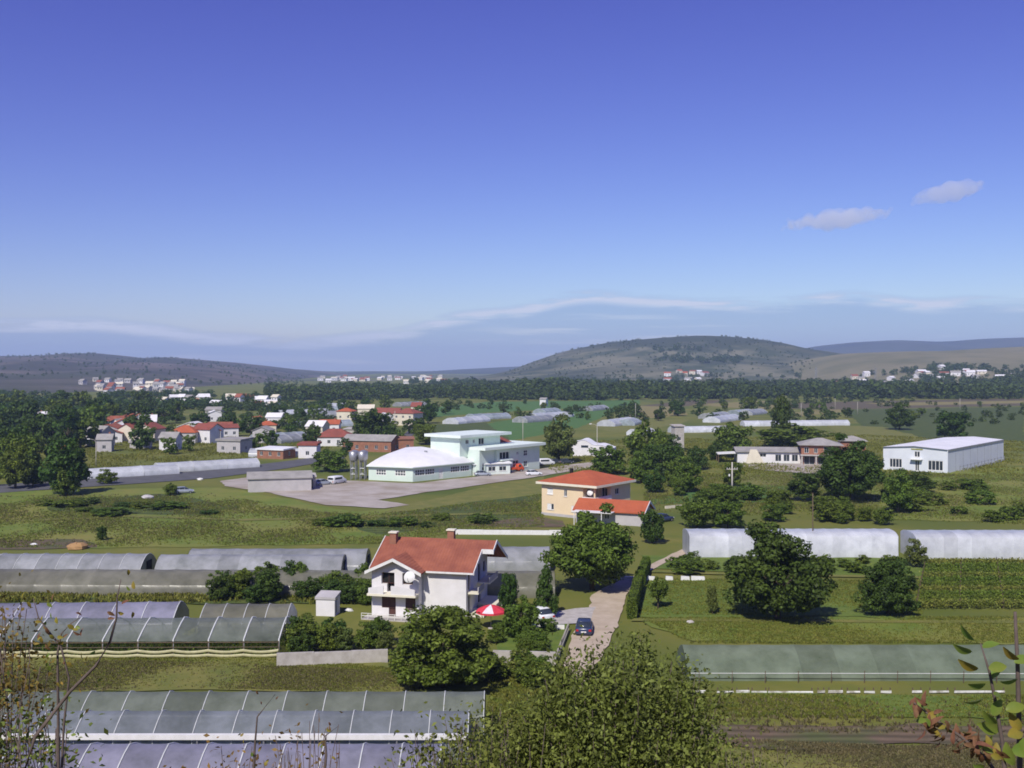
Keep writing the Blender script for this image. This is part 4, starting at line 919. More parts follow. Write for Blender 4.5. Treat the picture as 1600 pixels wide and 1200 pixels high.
# far towns: each house its own walls and roof
def small_house(X, Y, w, d, h, rise, rz, wm, rm, label, group):
    o = thing('far_house', label, 'house', (X, Y, terrain(X, Y) - .3), rz, group)
    m = MB().box(-w / 2, w / 2, -d / 2, d / 2, -3, h).add([(-w / 2, -d / 2, h), (-w / 2, d / 2, h), (-w / 2, 0, h + rise)], [(0, 2, 1)]).add([(w / 2, -d / 2, h), (w / 2, d / 2, h), (w / 2, 0, h + rise)], [(0, 1, 2)])
    wb = m.build('wall', wm, o)
    for x in (-w * .25, w * .2): MB().box(x - .6, x + .6, -d / 2 - .06, -d / 2 - .005, h * .35, h * .35 + 1.4).build('window', M_glass, wb)
    e = .5; k = rise / (d / 2) * e
    MB().slab([(-w / 2 - e, -d / 2 - e, h - k + .2), (w / 2 + e, -d / 2 - e, h - k + .2), (w / 2 + e, 0, h + rise + .2), (-w / 2 - e, 0, h + rise + .2)], .19).slab([(-w / 2 - e, 0, h + rise + .2), (w / 2 + e, 0, h + rise + .2), (w / 2 + e, d / 2 + e, h - k + .2), (-w / 2 - e, d / 2 + e, h - k + .2)], .19).build('roof', rm, o)
    return o
rr = random.Random(5)
def town(n, xr, Dr, label, group, wh=(M_white, M_white, M_cream), rf=(M_tile, M_greyroof, M_white, M_orange), big=1.0):
    for i in range(n):
        D = rr.uniform(*Dr); x = rr.uniform(*xr); X = (x - 800) * D / F
        small_house(X, D, rr.uniform(8, 14) * big, rr.uniform(8, 10) * big, rr.uniform(4, 7) * big, rr.uniform(1.5, 2.6), rr.uniform(-.6, .6), rr.choice(wh), rr.choice(rf), label, group)
town(48, (125, 300), (1060, 1500), 'small pale house in the far town under the left hills', 'far town at left', wh=(M_grey, M_white, M_cream), rf=(M_greyroof, M_greyroof, M_cream, M_tile), big=.7)
town(22, (240, 450), (700, 880), 'pale house in the far row beyond the left wood', 'far row at left', rf=(M_tile, M_white, M_greyroof, M_cream), big=.62)
town(40, (500, 700), (1750, 2900), 'tiny pale house in the town beyond the woods at centre', 'far town at centre', rf=(M_tile, M_white, M_cream, M_greyroof), big=1.0)
town(9, (1040, 1110), (1800, 2000), 'tiny pale house at the foot of the central hill', 'houses under the central hill')
town(28, (1290, 1600), (1400, 1640), 'white house on the rise above the trees at right', 'houses on the right rise', wh=(M_white, M_white, M_cream), rf=(M_white, M_tile, M_white, M_greyroof))
# ------------------------------------------------------------------ garden walls, fences, small things
def low_wall(x0, y0, x1, y1, h, label, m=M_conc, t=.25, name='garden_wall', n=None, cap=True):
    a, b = G(x0, y0), G(x1, y1); d = b - a; L = d.length
    o = thing(name, label, 'wall', a, math.atan2(d.y, d.x))
    n = n or max(2, int(L / 2.5)); r = random.Random(int(x0))
    for i in range(n): 
        hh = h + r.uniform(-.05, .05)
        pn = MB().box(i * L / n + .006, (i + 1) * L / n - .006, r.uniform(-.012, .012), t, -.2, hh).build('panel', m, o)
    return o
low_wall(432, 1043, 606, 1036, 1.25, 'pale concrete garden wall left of the front tree', M_conc)
low_wall(770, 1037, 868, 1040, 1.2, 'pale concrete garden wall right of the front tree', M_conc)
low_wall(704, 835, 884, 836, .75, 'long white garden wall in front of the peach house', M_trim)
low_wall(828, 984, 882, 985, .55, 'short white wall by the driveway', M_trim)
low_wall(1040, 795, 1072, 792, .5, 'short cream wall right of the annex', M_cream)
low_wall(-40, 923, 300, 921, .55, 'pale strip wall along the olive tunnel at left', M_conc)
a, b = G(868, 1040), G(889, 986); d = b - a; L = d.length
fo = thing('picket_fence', 'pale picket fence beside the dirt road', 'fence', a, math.atan2(d.y, d.x))
pk = MB().box(-.05, .05, -.02, .02, 0, 1.05).mesh('picket', M_conc)
n = int(L / .32)
for i in range(n): link('picket', pk, fo, (i * L / n, 0, 0))
for zz in (.3, .8): MB().box(0, L, .023, .06, zz, zz + .08).build('rail', M_conc, fo)
M_board = mat('peeling_white_board', (0.66, 0.66, 0.62), (0.30, 0.28, 0.22), scale=1.6, rough=.8, contrast=(.45, .62))
# row of white planks on short posts in front of the low tunnel at right
for i, (x0, x1) in enumerate([(1086, 1104), (1120, 1147), (1150, 1172), (1174, 1199), (1200, 1271), (1277, 1290), (1294, 1318), (1323, 1345), (1350, 1368), (1376, 1394), (1425, 1442), (1452, 1484), (1491, 1572)]):
    a, b = G(x0, 1084), G(x1, 1085); L = b.x - a.x
    k_ = random.Random(i); h_ = k_.uniform(.20, .30)
    o = thing('white_board', ORD[i] + ' weathered white board from the left in the row before the right tunnel', 'board', a, k_.uniform(-.02, .02), 'white boards in a row')
    MB().add([(0, -.03, .08), (L, -.03, .08 + k_.uniform(-.05, .05)), (L, .03, .08), (0, .03, .08), (0.02, -.03, h_), (L, -.03, h_ + k_.uniform(-.1, .06)), (L, .03, h_), (0.02, .03, h_)], [(0, 3, 2, 1), (4, 5, 6, 7), (0, 1, 5, 4), (1, 2, 6, 5), (2, 3, 7, 6), (3, 0, 4, 7)]).build('plank', M_board, o)
    for x in (.08, L - .08): MB().box(x - .04, x + .04, .033, .09, -.1, .5).build('post', M_post, o)
# tipped white slabs on the lawn by the hedge columns
for i, (x0, x1) in enumerate([(958, 992), (1010, 1024), (1040, 1052), (1064, 1078), (1080, 1102)]):
    a = G(x0, 908); L = (x1 - x0) * a.y / F
    o = MB().add([(0, 0, 0), (L, .1, 0), (L, .5, 0), (0, .4, 0), (.05, .05, .62), (L * .97, .12, .5), (L * .95, .45, .52), (.05, .4, .6)], [(0, 3, 2, 1), (4, 5, 6, 7), (0, 1, 5, 4), (1, 2, 6, 5), (2, 3, 7, 6), (3, 0, 4, 7)]).build('stone_slab', M_trim)
    o.location = a; tag(o, ORD[i] + ' white stone slab from the left at the top of the lawn', 'stone slab', 'white slabs at the lawn edge')
def rock(x, y, r, label, m=M_conc):
    g = G(x, y); mb = MB(); n, k = 9, 5; rr_ = random.Random(int(x * 7))
    for j in range(k + 1):
        ph_ = math.pi * j / k
        for i in range(n):
            q = r * (1 + rr_.uniform(-.2, .2)); mb.v.append((q * math.sin(ph_) * math.cos(i * 2 * math.pi / n), q * .8 * math.sin(ph_) * math.sin(i * 2 * math.pi / n), q * .42 * math.cos(ph_) + r * .2))
    mb.f = [(j * n + i, j * n + (i + 1) % n, (j + 1) * n + (i + 1) % n, (j + 1) * n + i) for j in range(k) for i in range(n)]
    o = mb.build('boulder', m); o.location = g; return tag(o, label, 'boulder')
rock(1079, 974, .5, 'pale square boulder on the lawn at right')
rock(232, 779, 1.3, 'pinkish boulder in the meadow at left', M_grey); rock(114, 769, .9, 'white boulder near the road at left', M_trim)
rock(53, 852, .55, 'small white stone at the far left meadow edge', M_trim); rock(120, 858, 1.6, 'orange earth heap at the left meadow edge', mat('orange_earth', (0.42, 0.25, 0.11), rough=.95))
rock(545, 955, .5, 'white sack by the cabin', M_trim); rock(313, 750, .8, 'pale stone in the grass near the gravel yard', M_trim)
def pole(x, ybase, ytop, label, r=.11, arm=0.0, lamp=False, m=M_pole, name='utility_pole', cat='pole'):
    g = G(x, ybase); h = H - (ytop - Y0) * g.y / F
    o = thing(name, label, cat, g)
    MB().tube([(0, 0, -.2), (0, 0, h * .5), (0, 0, h)], [r, r * .85, r * .65], 8).build('mast', m, o, True)
    if arm:
        MB().box(-arm, arm, -.07, .07, h * .80, h * .80 + .16).build('crossarm', m, o)
        for s in (-.9, -.45, .45, .9): MB().tube([(s * arm, 0, h * .80 + .163), (s * arm, 0, h * .80 + .42)], .05, 6).build('insulator', M_trim, o)
        MB().box(-.75, -.45, -.2, .05, h * .62, h * .62 + .45).build('lamp', M_trim, o)
    if lamp:
        MB().tube([(0, 0, h), (-.6, 0, h + .5), (-1.8, 0, h + .75)], .05, 6).build('bracket', m, o)
        MB().hexa([(-2.4, -.14, h + .62), (-1.7, -.14, h + .66), (-1.7, .14, h + .66), (-2.4, .14, h + .62), (-2.4, -.1, h + .8), (-1.7, -.1, h + .86), (-1.7, .1, h + .86), (-2.4, .1, h + .8)]).build('lamp_head', M_trim, o)
    return o
pole(1144, 780, 722, 'concrete utility pole with crossarm in the field right of centre', .2, 1.15)
pole(1270, 868, 770, 'thin dark pole behind the dark round tree', .09, m=M_post)
pole(933, 712, 666, 'street lamp behind the white wavy hall', .12, lamp=True, name='street_lamp', cat='street lamp')
pole(150, 730, 690, 'lamp pole beside the road at left', .13, lamp=True, name='street_lamp', cat='street lamp')
pole(817, 700, 655, 'slim pole behind the office block', .12)
for i, (x, yb, yt) in enumerate([(1340, 648, 628), (1305, 640, 622), (1252, 652, 630), (993, 655, 630), (617, 672, 642), (1500, 640, 622)]): pole(x, yb, yt, 'thin distant pole standing in the far fields', .16, group_ if False else 0.0) if False else pole(x, yb, yt, ('thin pole right of the longest white tunnel', 'thin pole in the far soil strip', 'thin pole behind the tall poplar', 'thin pole by the striped fields at centre', 'thin pole by the village road', 'thin pole in the far right field')[i], .14)
for x, yb, yt, lab in ((1275, 608, 574, 'left lattice pylon over the far wood at right'), (1368, 608, 574, 'right lattice pylon over the far wood at right')):
    g = G(x, yb); h = H - (yt - Y0) * g.y / F; o = thing('pylon', lab, 'pylon', g)
    for sx in (-1, 1):
        for sy in (-1, 1): MB().tube([(sx * 2, sy * 2, 0), (sx * .4, sy * .4, h)], .12, 5).build('leg', M_metal, o)
    for k in range(6):
        w0, w1 = 2 - 1.6 * k / 6, 2 - 1.6 * (k + 1) / 6
        MB().tube([(-w0, -w0, h * k / 6), (w1, -w1, h * (k + 1) / 6)], .07, 4).tube([(w0, -w0, h * k / 6), (-w1, -w1, h * (k + 1) / 6)], .07, 4).build('brace', M_metal, o)
    for zz in (.78, .92): MB().box(-3.2, 3.2, -.15, .15, h * zz, h * zz + .2).build('crossarm', M_metal, o)

# ------------------------------------------------------------------ vehicles
def car(loc, rz, paint, label, kind='car', group=None, L=4.2, Wd=1.72, Hh=1.45):
    o = thing('parked_car' if kind == 'car' else kind, label, {'car': 'car', 'van': 'van', 'truck': 'truck'}[kind], loc, rz, group)
    def loft(secs, name, m, parent, smooth=True):    # sections across the car: (x, half width, z low, z high)
        mb = MB()
        for x, hw, z0, z1 in secs:
            b_ = min(.12, (z1 - z0) * .3)
            mb.v += [(x, -hw * .94, z0), (x, -hw, z0 + b_), (x, -hw * .985, z1 - b_), (x, -hw * .88, z1), (x, hw * .88, z1), (x, hw * .985, z1 - b_), (x, hw, z0 + b_), (x, hw * .94, z0)]
        n = len(secs)
        mb.f = [(i * 8 + j, i * 8 + (j + 1) % 8, (i + 1) * 8 + (j + 1) % 8, (i + 1) * 8 + j) for i in range(n - 1) for j in range(8)] + [tuple(range(7, -1, -1)), tuple(range((n - 1) * 8, n * 8))]
        return mb.build(name, m, parent, smooth)
    h = L / 2; w = Wd / 2
    if kind == 'truck':
        body = loft([(h - 1.9, w, .5, 1.25), (h - 1.8, w, .45, 2.0), (h - .9, w, .45, 2.15), (h - .25, w * .97, .45, 1.35), (h, w * .93, .5, 1.2)], 'cab', paint, o)
        MB().box(-h, h - 2.0, -w, w, .75, .92).build('bed', paint, o)
        for nm, q in (('side_board', (-h, h - 2.0, -w, -w + .06, .923, 1.35)), ('side_board', (-h, h - 2.0, w - .06, w, .923, 1.35)), ('tail_board', (-h, -h + .06, -w + .063, w - .063, .923, 1.35))): MB().box(*q).build(nm, paint, o)
        MB().box(h - 1.7, h - .95, -w - .006, w + .006, 1.35, 1.95).build('side_window', M_glass, o)
        MB().hexa([(h - .86, -w * .85, 1.4), (h - .22, -w * .85, 1.36), (h - .22, w * .85, 1.36), (h - .86, w * .85, 1.4), (h - .88, -w * .8, 2.1), (h - .84, -w * .8, 2.1), (h - .84, w * .8, 2.1), (h - .88, w * .8, 2.1)]).build('windscreen', M_glass, o)
    elif kind == 'van':
        body = loft([(-h, w * .95, .35, 1.8), (-h + .1, w, .3, 1.9), (h - 1.6, w, .3, 1.92), (h - .75, w * .98, .3, 1.25), (h - .1, w * .95, .3, 1.0), (h, w * .9, .4, .85)], 'body', paint, o)
        MB().box(-h + .5, h - 1.75, -w - .006, w + .006, 1.15, 1.65).build('side_window', M_glass, o)
        MB().box(-h - .012, -h + .02, -w * .8, w * .8, 1.15, 1.65).build('rear_window', M_glass, o)
        MB().hexa([(h - 1.55, -w * .85, 1.3), (h - .78, -w * .85, 1.24), (h - .78, w * .85, 1.24), (h - 1.55, w * .85, 1.3), (h - 1.55, -w * .8, 1.88), (h - 1.5, -w * .8, 1.88), (h - 1.5, w * .8, 1.88), (h - 1.55, w * .8, 1.88)]).build('windscreen', M_glass, o)
    else:
        body = loft([(-h, w * .86, .38, .82), (-h + .08, w * .94, .28, .92), (-h + .7, w, .24, .95), (0, w, .22, .95), (h - 1.1, w, .24, .92), (h - .25, w * .95, .26, .76), (h, w * .85, .36, .62)], 'body', paint, o)
        cab = loft([(-h + .35, w * .80, .90, .98), (-h + .75, w * .82, .90, Hh - .06), (-.25, w * .83, .90, Hh), (.3, w * .82, .90, Hh - .04), (1.05, w * .78, .90, .96)], 'cabin', M_glass, o)
        loft([(-h + .85, w * .72, Hh - .10, Hh - .015), (-.25, w * .74, Hh - .06, Hh + .02), (.25, w * .72, Hh - .10, Hh - .02)], 'roof', paint, o)
        for sx in (-h + 1.15, .12):
            for s in (-1, 1): MB().hexa([(sx, s * w * .84, .92), (sx + .09, s * w * .84, .92), (sx + .09, s * w * .78, .92), (sx, s * w * .78, .92), (sx, s * w * .80, Hh - .08), (sx + .09, s * w * .80, Hh - .08), (sx + .09, s * w * .70, Hh - .08), (sx, s * w * .70, Hh - .08)]).build('pillar', paint, o)
        MB().box(-h - .02, -h + .05, -.26, .26, .5, .62).build('number_plate', M_trim, o)
    R_ = .31 if kind != 'truck' else .4
    for x in (-h * .62, h * .64):
        for s in (-1, 1):
            wl_ = MB().tube([(x, s * (w - .19), R_), (x, s * (w + .015), R_)], R_, 18).build('wheel', M_rubber, o)
            MB().tube([(x, s * (w + .002), R_), (x, s * (w + .028), R_)], R_ * .62, 14).build('rim', M_rim, wl_)
    for s in (-1, 1):
        MB().box(h - .12, h + .012, s * w * .7 - .16, s * w * .7 + .16, .55, .70).build('headlight', M_lamp, o)
        MB().box(-h - .012, -h + .1, s * w * .74 - .13, s * w * .74 + .13, .62, .82).build('tail_light', M_tail, o)
    return o
P_navy = mat('navy_paint', (0.035, 0.05, 0.11), (0.032, 0.046, 0.10), rough=.25, spec=.6)
P_silver = mat('silver_paint', (0.42, 0.46, 0.50), rough=.3, metal=.3); P_dark = mat('dark_paint', (0.05, 0.06, 0.07), rough=.25, spec=.6)
P_red = mat('red_paint', (0.62, 0.09, 0.03), rough=.35); P_white = mat('white_paint', (0.78, 0.79, 0.80), rough=.3, spec=.5)
car(G(913, 988), R(84), P_navy, 'dark blue car parked on the dirt road')
car(G(842, 968), R(118), P_white, 'white car parked beside the parasol garden')
car(G(754, 744), R(8), P_silver, 'silver car before the low link windows'); car(G(780, 740.5), R(8), P_dark, 'dark car between the silver car and the red truck')
car(G(803, 737.5), R(30), P_red, 'small orange red flatbed truck by the office', 'truck', L=5.2, Wd=1.9)
car(G(834, 743), R(12), P_white, 'white car alone on the road in front of the office')
car(G(853, 727), R(20), P_white, 'white van at the far end of the office', 'van', L=4.8, Wd=1.85)
car(G(527, 756), R(60), P_white, 'white van in the gravel yard', 'van', L=4.8, Wd=1.85); car(G(505, 758), R(40), P_silver, 'silver car beside the white van in the yard')
car(G(287, 771), R(20), P_silver, 'pale car standing in the meadow')
for i, x in enumerate((868, 884)): car(G(x, 724.5), R(25), P_dark, ('dark car under the pale tree, left one', 'dark car under the pale tree, right one')[i])
car(G(1036, 815), R(40), P_navy, 'blue car half hidden right of the annex')

# parasol in the garden of the white house
g = G(767, 982)
o = thing('parasol', 'red and white parasol in the garden of the white house', 'parasol', g)
MB().tube([(0, 0, 0), (0, 0, 2.45)], .03, 8).build('pole', M_metal, o)
Rr = 1.6; M_red = mat('parasol_red', (0.70, 0.045, 0.075), rough=.7); M_pw = mat('parasol_white', (0.80, 0.72, 0.74), rough=.7)
for k in range(8):
    a0, a1 = k * math.pi / 4 + .2, (k + 1) * math.pi / 4 + .2; am = (a0 + a1) / 2
    P_ = lambda a, q, z: (q * math.cos(a), q * math.sin(a), z)
    MB().add([P_(am, .02, 2.5), P_(a0, Rr * .5, 2.28), P_(am, Rr * .48, 2.25), P_(a1, Rr * .5, 2.28), P_(a0, Rr, 1.88), P_(am, Rr * .93, 1.86), P_(a1, Rr, 1.88)], [(0, 1, 2), (0, 2, 3), (1, 4, 5, 2), (2, 5, 6, 3)]).build('canopy_panel', M_red if k % 4 != 1 else M_pw, o)
    MB().add([P_(a0, Rr, 1.878), P_(am, Rr * .93, 1.858), P_(a1, Rr, 1.878), P_(a0, Rr * 1.01, 1.68), P_(am, Rr * .94, 1.66), P_(a1, Rr * 1.01, 1.68)], [(0, 3, 4, 1), (1, 4, 5, 2)]).build('valance', M_red, o)
MB().tube([(0, 0, 0), (0, 0, .1), (0, 0, .12)], [.3, .3, .05], 14).build('base', M_conc, o)

# ------------------------------------------------------------------ trees one by one
tpx(858, 996, 806, 927, 'big round green tree beside the dirt road, right of the white house', lm=L_mid, hi=2, low=.05)
tpx(1141, 1302, 832, 974, 'large dark round tree in front of the white film greenhouse', lm=L_dark, hi=2, low=.03)
tpx(1348, 1438, 880, 965, 'dark spreading tree left of the vine rows', lm=L_dark, hi=2, low=.03)
tpx(606, 776, 962, 1082, 'bushy dark green tree right in front of the white house', lm=L_mid, hi=2, low=.03)
tpx(1280, 1388, 690, 785, 'tall dark tree left of the white warehouse', lm=L_dark, hi=2, low=.04)
tpx(1228, 1290, 735, 783, 'low dark tree at the left foot of the tall dark one', lm=L_dark, low=.03)
tpx(1380, 1432, 742, 803, 'slender green tree right of the tall dark one', lm=L_mid, low=.03)
tpx(998, 1042, 798, 850, 'dark small tree right of the annex', lm=L_dark, hi=1, low=.03)
tpx(1013, 1045, 903, 953, 'little clipped round tree on the lawn', lm=L_mid, hi=1, low=.3)
tpx(1104, 1124, 915, 961, 'thin pale sapling on the lawn', lm=L_pale, low=.1, kind='column')
tpx(1415, 1452, 848, 888, 'greyish bush in the gap between the two white greenhouses', lm=L_pale, low=.05)
tpx(835, 872, 885, 968, 'dark conical conifer beside the white car', lm=L_dark, kind='cone', low=.03, hi=1)
tpx(786, 842, 935, 1000, 'leafy shrub tree right of the parasol', lm=L_mid, low=.03, hi=1)
tpx(776, 812, 890, 965, 'dark tree at the back corner of the white house', lm=L_dark, low=.05, hi=1)
tpx(845, 902, 657, 724, 'pale willowy tree right of the office block', lm=L_pale, hi=1, low=.05)
tpx(920, 981, 698, 742, 'round dark tree behind the peach house', lm=L_mid, hi=1, low=.03)
tpx(978, 1048, 660, 738, 'tall shaggy tree right of the white wavy hall', lm=L_mid, hi=1, low=.03)
tpx(1000, 1066, 690, 748, 'darker tree at the foot of the tall shaggy one', lm=L_dark, hi=1, low=.03)
tpx(1205, 1242, 620, 695, 'slim tall poplar before the longest white tunnel', lm=L_far, kind='column', hi=1, low=.02)
tpx(1116, 1182, 664, 716, 'rounded tree left of the low white workshop', lm=L_mid, hi=1, low=.03)
tpx(1180, 1300, 664, 700, 'wide dark thicket tree behind the brick house', lm=L_mid, hi=1, low=.03)
tpx(1460, 1521, 640, 688, 'solitary round tree behind the warehouse roof', lm=L_dark, hi=1, low=.03)
tpx(1386, 1430, 634, 672, 'solitary dark tree in the field left of the round one', lm=L_dark, hi=1, low=.03)
tpx(544, 612, 641, 692, 'large dark tree in the middle of the village', lm=L_dark, hi=1, low=.03)
tpx(478, 502, 660, 694, 'dark round tree left of the village houses', lm=L_dark, hi=1, low=.03)
tpx(640, 690, 660, 695, 'broad tree right of the village road bend', lm=L_mid, hi=1, low=.03)
tpx(655, 682, 628, 662, 'dark tree behind the big cream house', lm=L_dark, hi=1, low=.03)
tpx(1045, 1074, 626, 650, 'round tree alone among the striped fields', lm=L_dark, low=.03); tpx(980, 998, 626, 645, 'small tree left of the striped fields', lm=L_dark, low=.03)
tpx(1158, 1186, 618, 642, 'round tree above the small blue tunnels', lm=L_mid, low=.03)
tpx(1408, 1466, 742, 770, 'dark bush before the front of the warehouse', lm=L_dark, hi=1, low=.02, cat='bush', name='bush')
tpx(149, 166, 822, 845, 'small dark bush standing alone in the meadow', lm=L_dark, low=.02, cat='bush', name='bush')
tpx(255, 277, 755, 775, 'green bush beside the pale car in the meadow', lm=L_mid, low=.02, cat='bush', name='bush')
for x0, x1, yt, yb, lab in ((85, 118, 735, 762, 'bush on the near verge of the asphalt road, left one'), (148, 182, 736, 757, 'bush on the near verge of the asphalt road, right one'), (487, 548, 705, 738, 'wide bush between the road and the mint hall'), (1060, 1120, 776, 826, 'left of the green bushes behind the white greenhouse'), (1110, 1168, 782, 826, 'right of the green bushes behind the white greenhouse')):
    tpx(x0, x1, yt, yb, lab, lm=L_mid, low=.02, cat='bush', name='bush', hi=1)
rt = random.Random(11)
def grove(n, xr, yr, hr, label, group, lms, hi=0, ratio=(.38, .55), cat='tree', name='tree', kinds=('round',)):
    spots = sorted((rt.uniform(*xr), rt.uniform(*yr)) for i in range(n))
    for i, (x, y) in enumerate(spots):
        g = G(x, y); h = rt.uniform(*hr)
        tree((g.x, g.y, 0), h * rt.uniform(*ratio), h, label if n > 26 else label + ', ' + ORD[i] + ' from the left', lm=rt.choice(lms), hi=hi, group=group, low=.03, cat=cat, name=name, kind=rt.choice(kinds))
grove(22, (-40, 105), (705, 775), (5, 11), 'dark tree in the clump above the far left meadow', 'dark clump at far left', (L_dark, L_dark, L_mid), 1)
grove(46, (-40, 240), (640, 705), (8, 14), 'dark tree of the left wood around the white houses', 'left wood', (L_dark, L_dark, L_mid))
grove(26, (200, 500), (648, 710), (4, 9), 'tree between the scattered houses at left', 'trees among the left houses', (L_dark, L_mid))
grove(14, (480, 700), (662, 712), (4, 8), 'tree among the village houses', 'village trees', (L_dark, L_mid, L_mid))
grove(8, (505, 700), (640, 655), (7, 11), 'tree behind the village roofs', 'trees behind the village', (L_dark, L_mid))
grove(12, (960, 1150), (718, 775), (4, 8), 'scrub tree right of the peach house', 'scrub trees at centre right', (L_mid, L_dark, L_mid), 1)
grove(22, (1060, 1420), (776, 822), (2.0, 3.6), 'low bush in the belt behind the white greenhouses', 'bushes behind the greenhouses', (L_mid, L_hedge, L_mid), 1, (.6, 1.0), 'bush', 'bush')
grove(16, (1400, 1610), (760, 822), (1.5, 2.8), 'low bush in the rough ground below the warehouse', 'bushes below the warehouse', (L_mid, L_mid, L_hedge), 0, (.8, 1.4), 'bush', 'bush')
grove(26, (305, 590), (922, 945), (2.2, 3.4), 'dark shrub in the hedge behind the small cabin', 'hedge shrubs behind the cabin', (L_dark, L_mid), 1, (.45, .7), 'bush', 'bush')
grove(12, (445, 605), (1008, 1024), (2.2, 3.1), 'greyish dark shrub behind the concrete garden wall', 'shrubs behind the garden wall', (L_dark, L_pale, L_mid), 1, (.45, .6), 'bush', 'bush')
grove(12, (770, 870), (985, 1032), (.9, 1.9), 'low garden shrub beside the picket fence', 'garden shrubs', (L_mid, L_hedge), 1, (.5, .8), 'bush', 'bush')
grove(12, (700, 850), (1044, 1075), (1.6, 2.8), 'rough shrub below the wall near the dirt road', 'shrubs below the garden wall', (L_mid, L_olive), 1, (.5, .8), 'bush', 'bush')
grove(12, (500, 840), (806, 826), (1.0, 1.9), 'low dark scrub bush before the peach house', 'scrub strip', (L_mid, L_dark), 0, (1.0, 1.8), 'bush', 'bush')
grove(10, (60, 380), (788, 806), (.8, 1.5), 'flat dark scrub in the left meadow', 'flat meadow scrub', (L_mid, L_dark), 0, (1.6, 2.8), 'bush', 'bush')
grove(16, (1010, 1400), (880, 898), (1.0, 1.8), 'low bush along the foot of the white greenhouses', 'bushes along the greenhouse foot', (L_mid, L_hedge), 0, (.8, 1.3), 'bush', 'bush')
grove(22, (640, 1320), (622, 660), (4, 7), 'small tree scattered in the distant fields', 'trees in the far fields', (L_far, L_mid))
grove(14, (1240, 1600), (612, 660), (3, 6), 'small tree scattered in the far right fields', 'trees in the far right fields', (L_far, L_mid))
# clipped hedge columns by the road
for i, (pa, pb_, lab) in enumerate(((G(1001, 917), G(1010, 893), 'rear clipped hedge beside the dirt road'), (G(987, 968), G(999, 922), 'front clipped hedge beside the dirt road'))):
    d = pb_ - pa; g = (pa + pb_) / 2; h = 2.0 + .3 * i; o = thing('clipped_hedge', lab, 'hedge', g, math.atan2(d.y, d.x) - math.pi / 2)
    r = np.random.default_rng(40 + i); n = 9000; hw, ln = .62, d.length / 2
    u = r.uniform(-1, 1, (n, 3)); f_ = r.integers(0, 3, n); sg = np.where(r.random(n) < .5, -1, 1)
    u[np.arange(n), f_] = sg * (1 - .10 * r.random(n))
    p = np.stack([u[:, 0] * hw * (1 - .25 * np.abs(u[:, 2])), u[:, 1] * ln, (u[:, 2] * .5 + .5) * h + .1 * np.sin(u[:, 1] * 7)], 1)
    nm = r.normal(size=(n, 3)); nm[np.arange(n), f_] += sg * 1.5; nm /= np.linalg.norm(nm, axis=1)[:, None]
    a = np.cross(nm, r.normal(size=(n, 3))); a /= np.linalg.norm(a, axis=1)[:, None]; b = np.cross(nm, a); s = .075
    v = np.stack([p - a * s, p - b * s * .6, p + a * s, p + b * s * .6], 1).reshape(-1, 3)
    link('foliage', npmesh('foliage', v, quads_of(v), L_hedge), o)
    MB().box(-hw * .7, hw * .7, -ln * .93, ln * .93, .02, h * .88).build('hedge_core', mat('hedge_inside', (0.03, 0.042, 0.014), rough=1), o)  # solid dark green box filling the inside of the foliage
# vine rows at right
for i in range(10):
    y = 884 + i * 7.4; g = G(1446 - i * 1.5, y); Lr = 34; r = np.random.default_rng(60 + i); n = 5200
    o = thing('vine_row', ('first', 'second', 'third', 'fourth', 'fifth', 'sixth', 'seventh', 'eighth', 'ninth', 'nearest')[i] + ' leafy vine row counted from the white greenhouse at right', 'vine row', g)
    p = np.stack([r.uniform(0, Lr, n), r.normal(0, .42, n), 0.15 + .80 * r.random(n) ** .7 + .10 * np.sin(np.arange(n))], 1)
    nm = r.normal(size=(n, 3)) + np.array([0, -.5, .8]); nm /= np.linalg.norm(nm, axis=1)[:, None]
    a = np.cross(nm, r.normal(size=(n, 3))); a /= np.linalg.norm(a, axis=1)[:, None]; b = np.cross(nm, a); s = .12
    v = np.stack([p - a * s, p - b * s * .7, p + a * s, p + b * s * .7], 1).reshape(-1, 3)
    link('foliage', npmesh('foliage', v, quads_of(v), L_weed if i % 3 == 0 else L_hedge), o)
    pm = MB().box(-.04, .04, -.04, .04, 0, 1.15).mesh('post', M_post)
    for k in range(8): link('post', pm, o, (k * Lr / 7, 0, 0))

# ------------------------------------------------------------------ far wood: one mass
def wood(n, xr, Dr, hr, seed, dens=None):
    r = np.random.default_rng(seed); out_ = []
    protos = [crown_verts(np.random.default_rng(k + 90), 22, 7, .24, 'round', .34) for k in range(5)]
    for i in range(n):
        D = r.uniform(*Dr); x = r.uniform(*xr); X = (x - 800) * D / F
        q = mnoise.noise(Vector((X / 110, D / 150, seed)))
        if q < -.06 and r.random() < .85: continue
        h = r.uniform(*hr) * (1 + .35 * q); w = h * r.uniform(.45, .75); a = r.uniform(0, 6.28); p = protos[i % 5]
        c, s = math.cos(a), math.sin(a)
        v = np.stack([(p[:, 0] * c - p[:, 1] * s) * w, (p[:, 0] * s + p[:, 1] * c) * w, (p[:, 2] + .92) * h * .54], 1) + np.array([X, D, terrain(X, D) - .4])
        out_.append(v)
    v = np.concatenate(out_); o = link('woodland', npmesh('woodland', v, quads_of(v), L_far)); return stuff(o)
wood(900, (-80, 480), (660, 1000), (4, 7), 1)
wood(1500, (420, 1000), (850, 1350), (7, 10.5), 2)
wood(1700, (780, 1700), (880, 1330), (6, 14), 3)
wood(420, (1250, 1700), (1250, 1640), (6, 10), 4)
wood(300, (640, 1250), (1500, 1900), (6, 10), 5)
wood(260, (-80, 170), (400, 640), (5, 8), 6)
wood(520, (120, 520), (440, 700), (3.0, 6), 7)
wood(150, (660, 1330), (520, 860), (2.5, 5), 8)
wood(160, (1020, 1160), (2150, 2450), (7, 11), 9)
wood(1000, (790, 1270), (1900, 2850), (2.0, 4.5), 11)
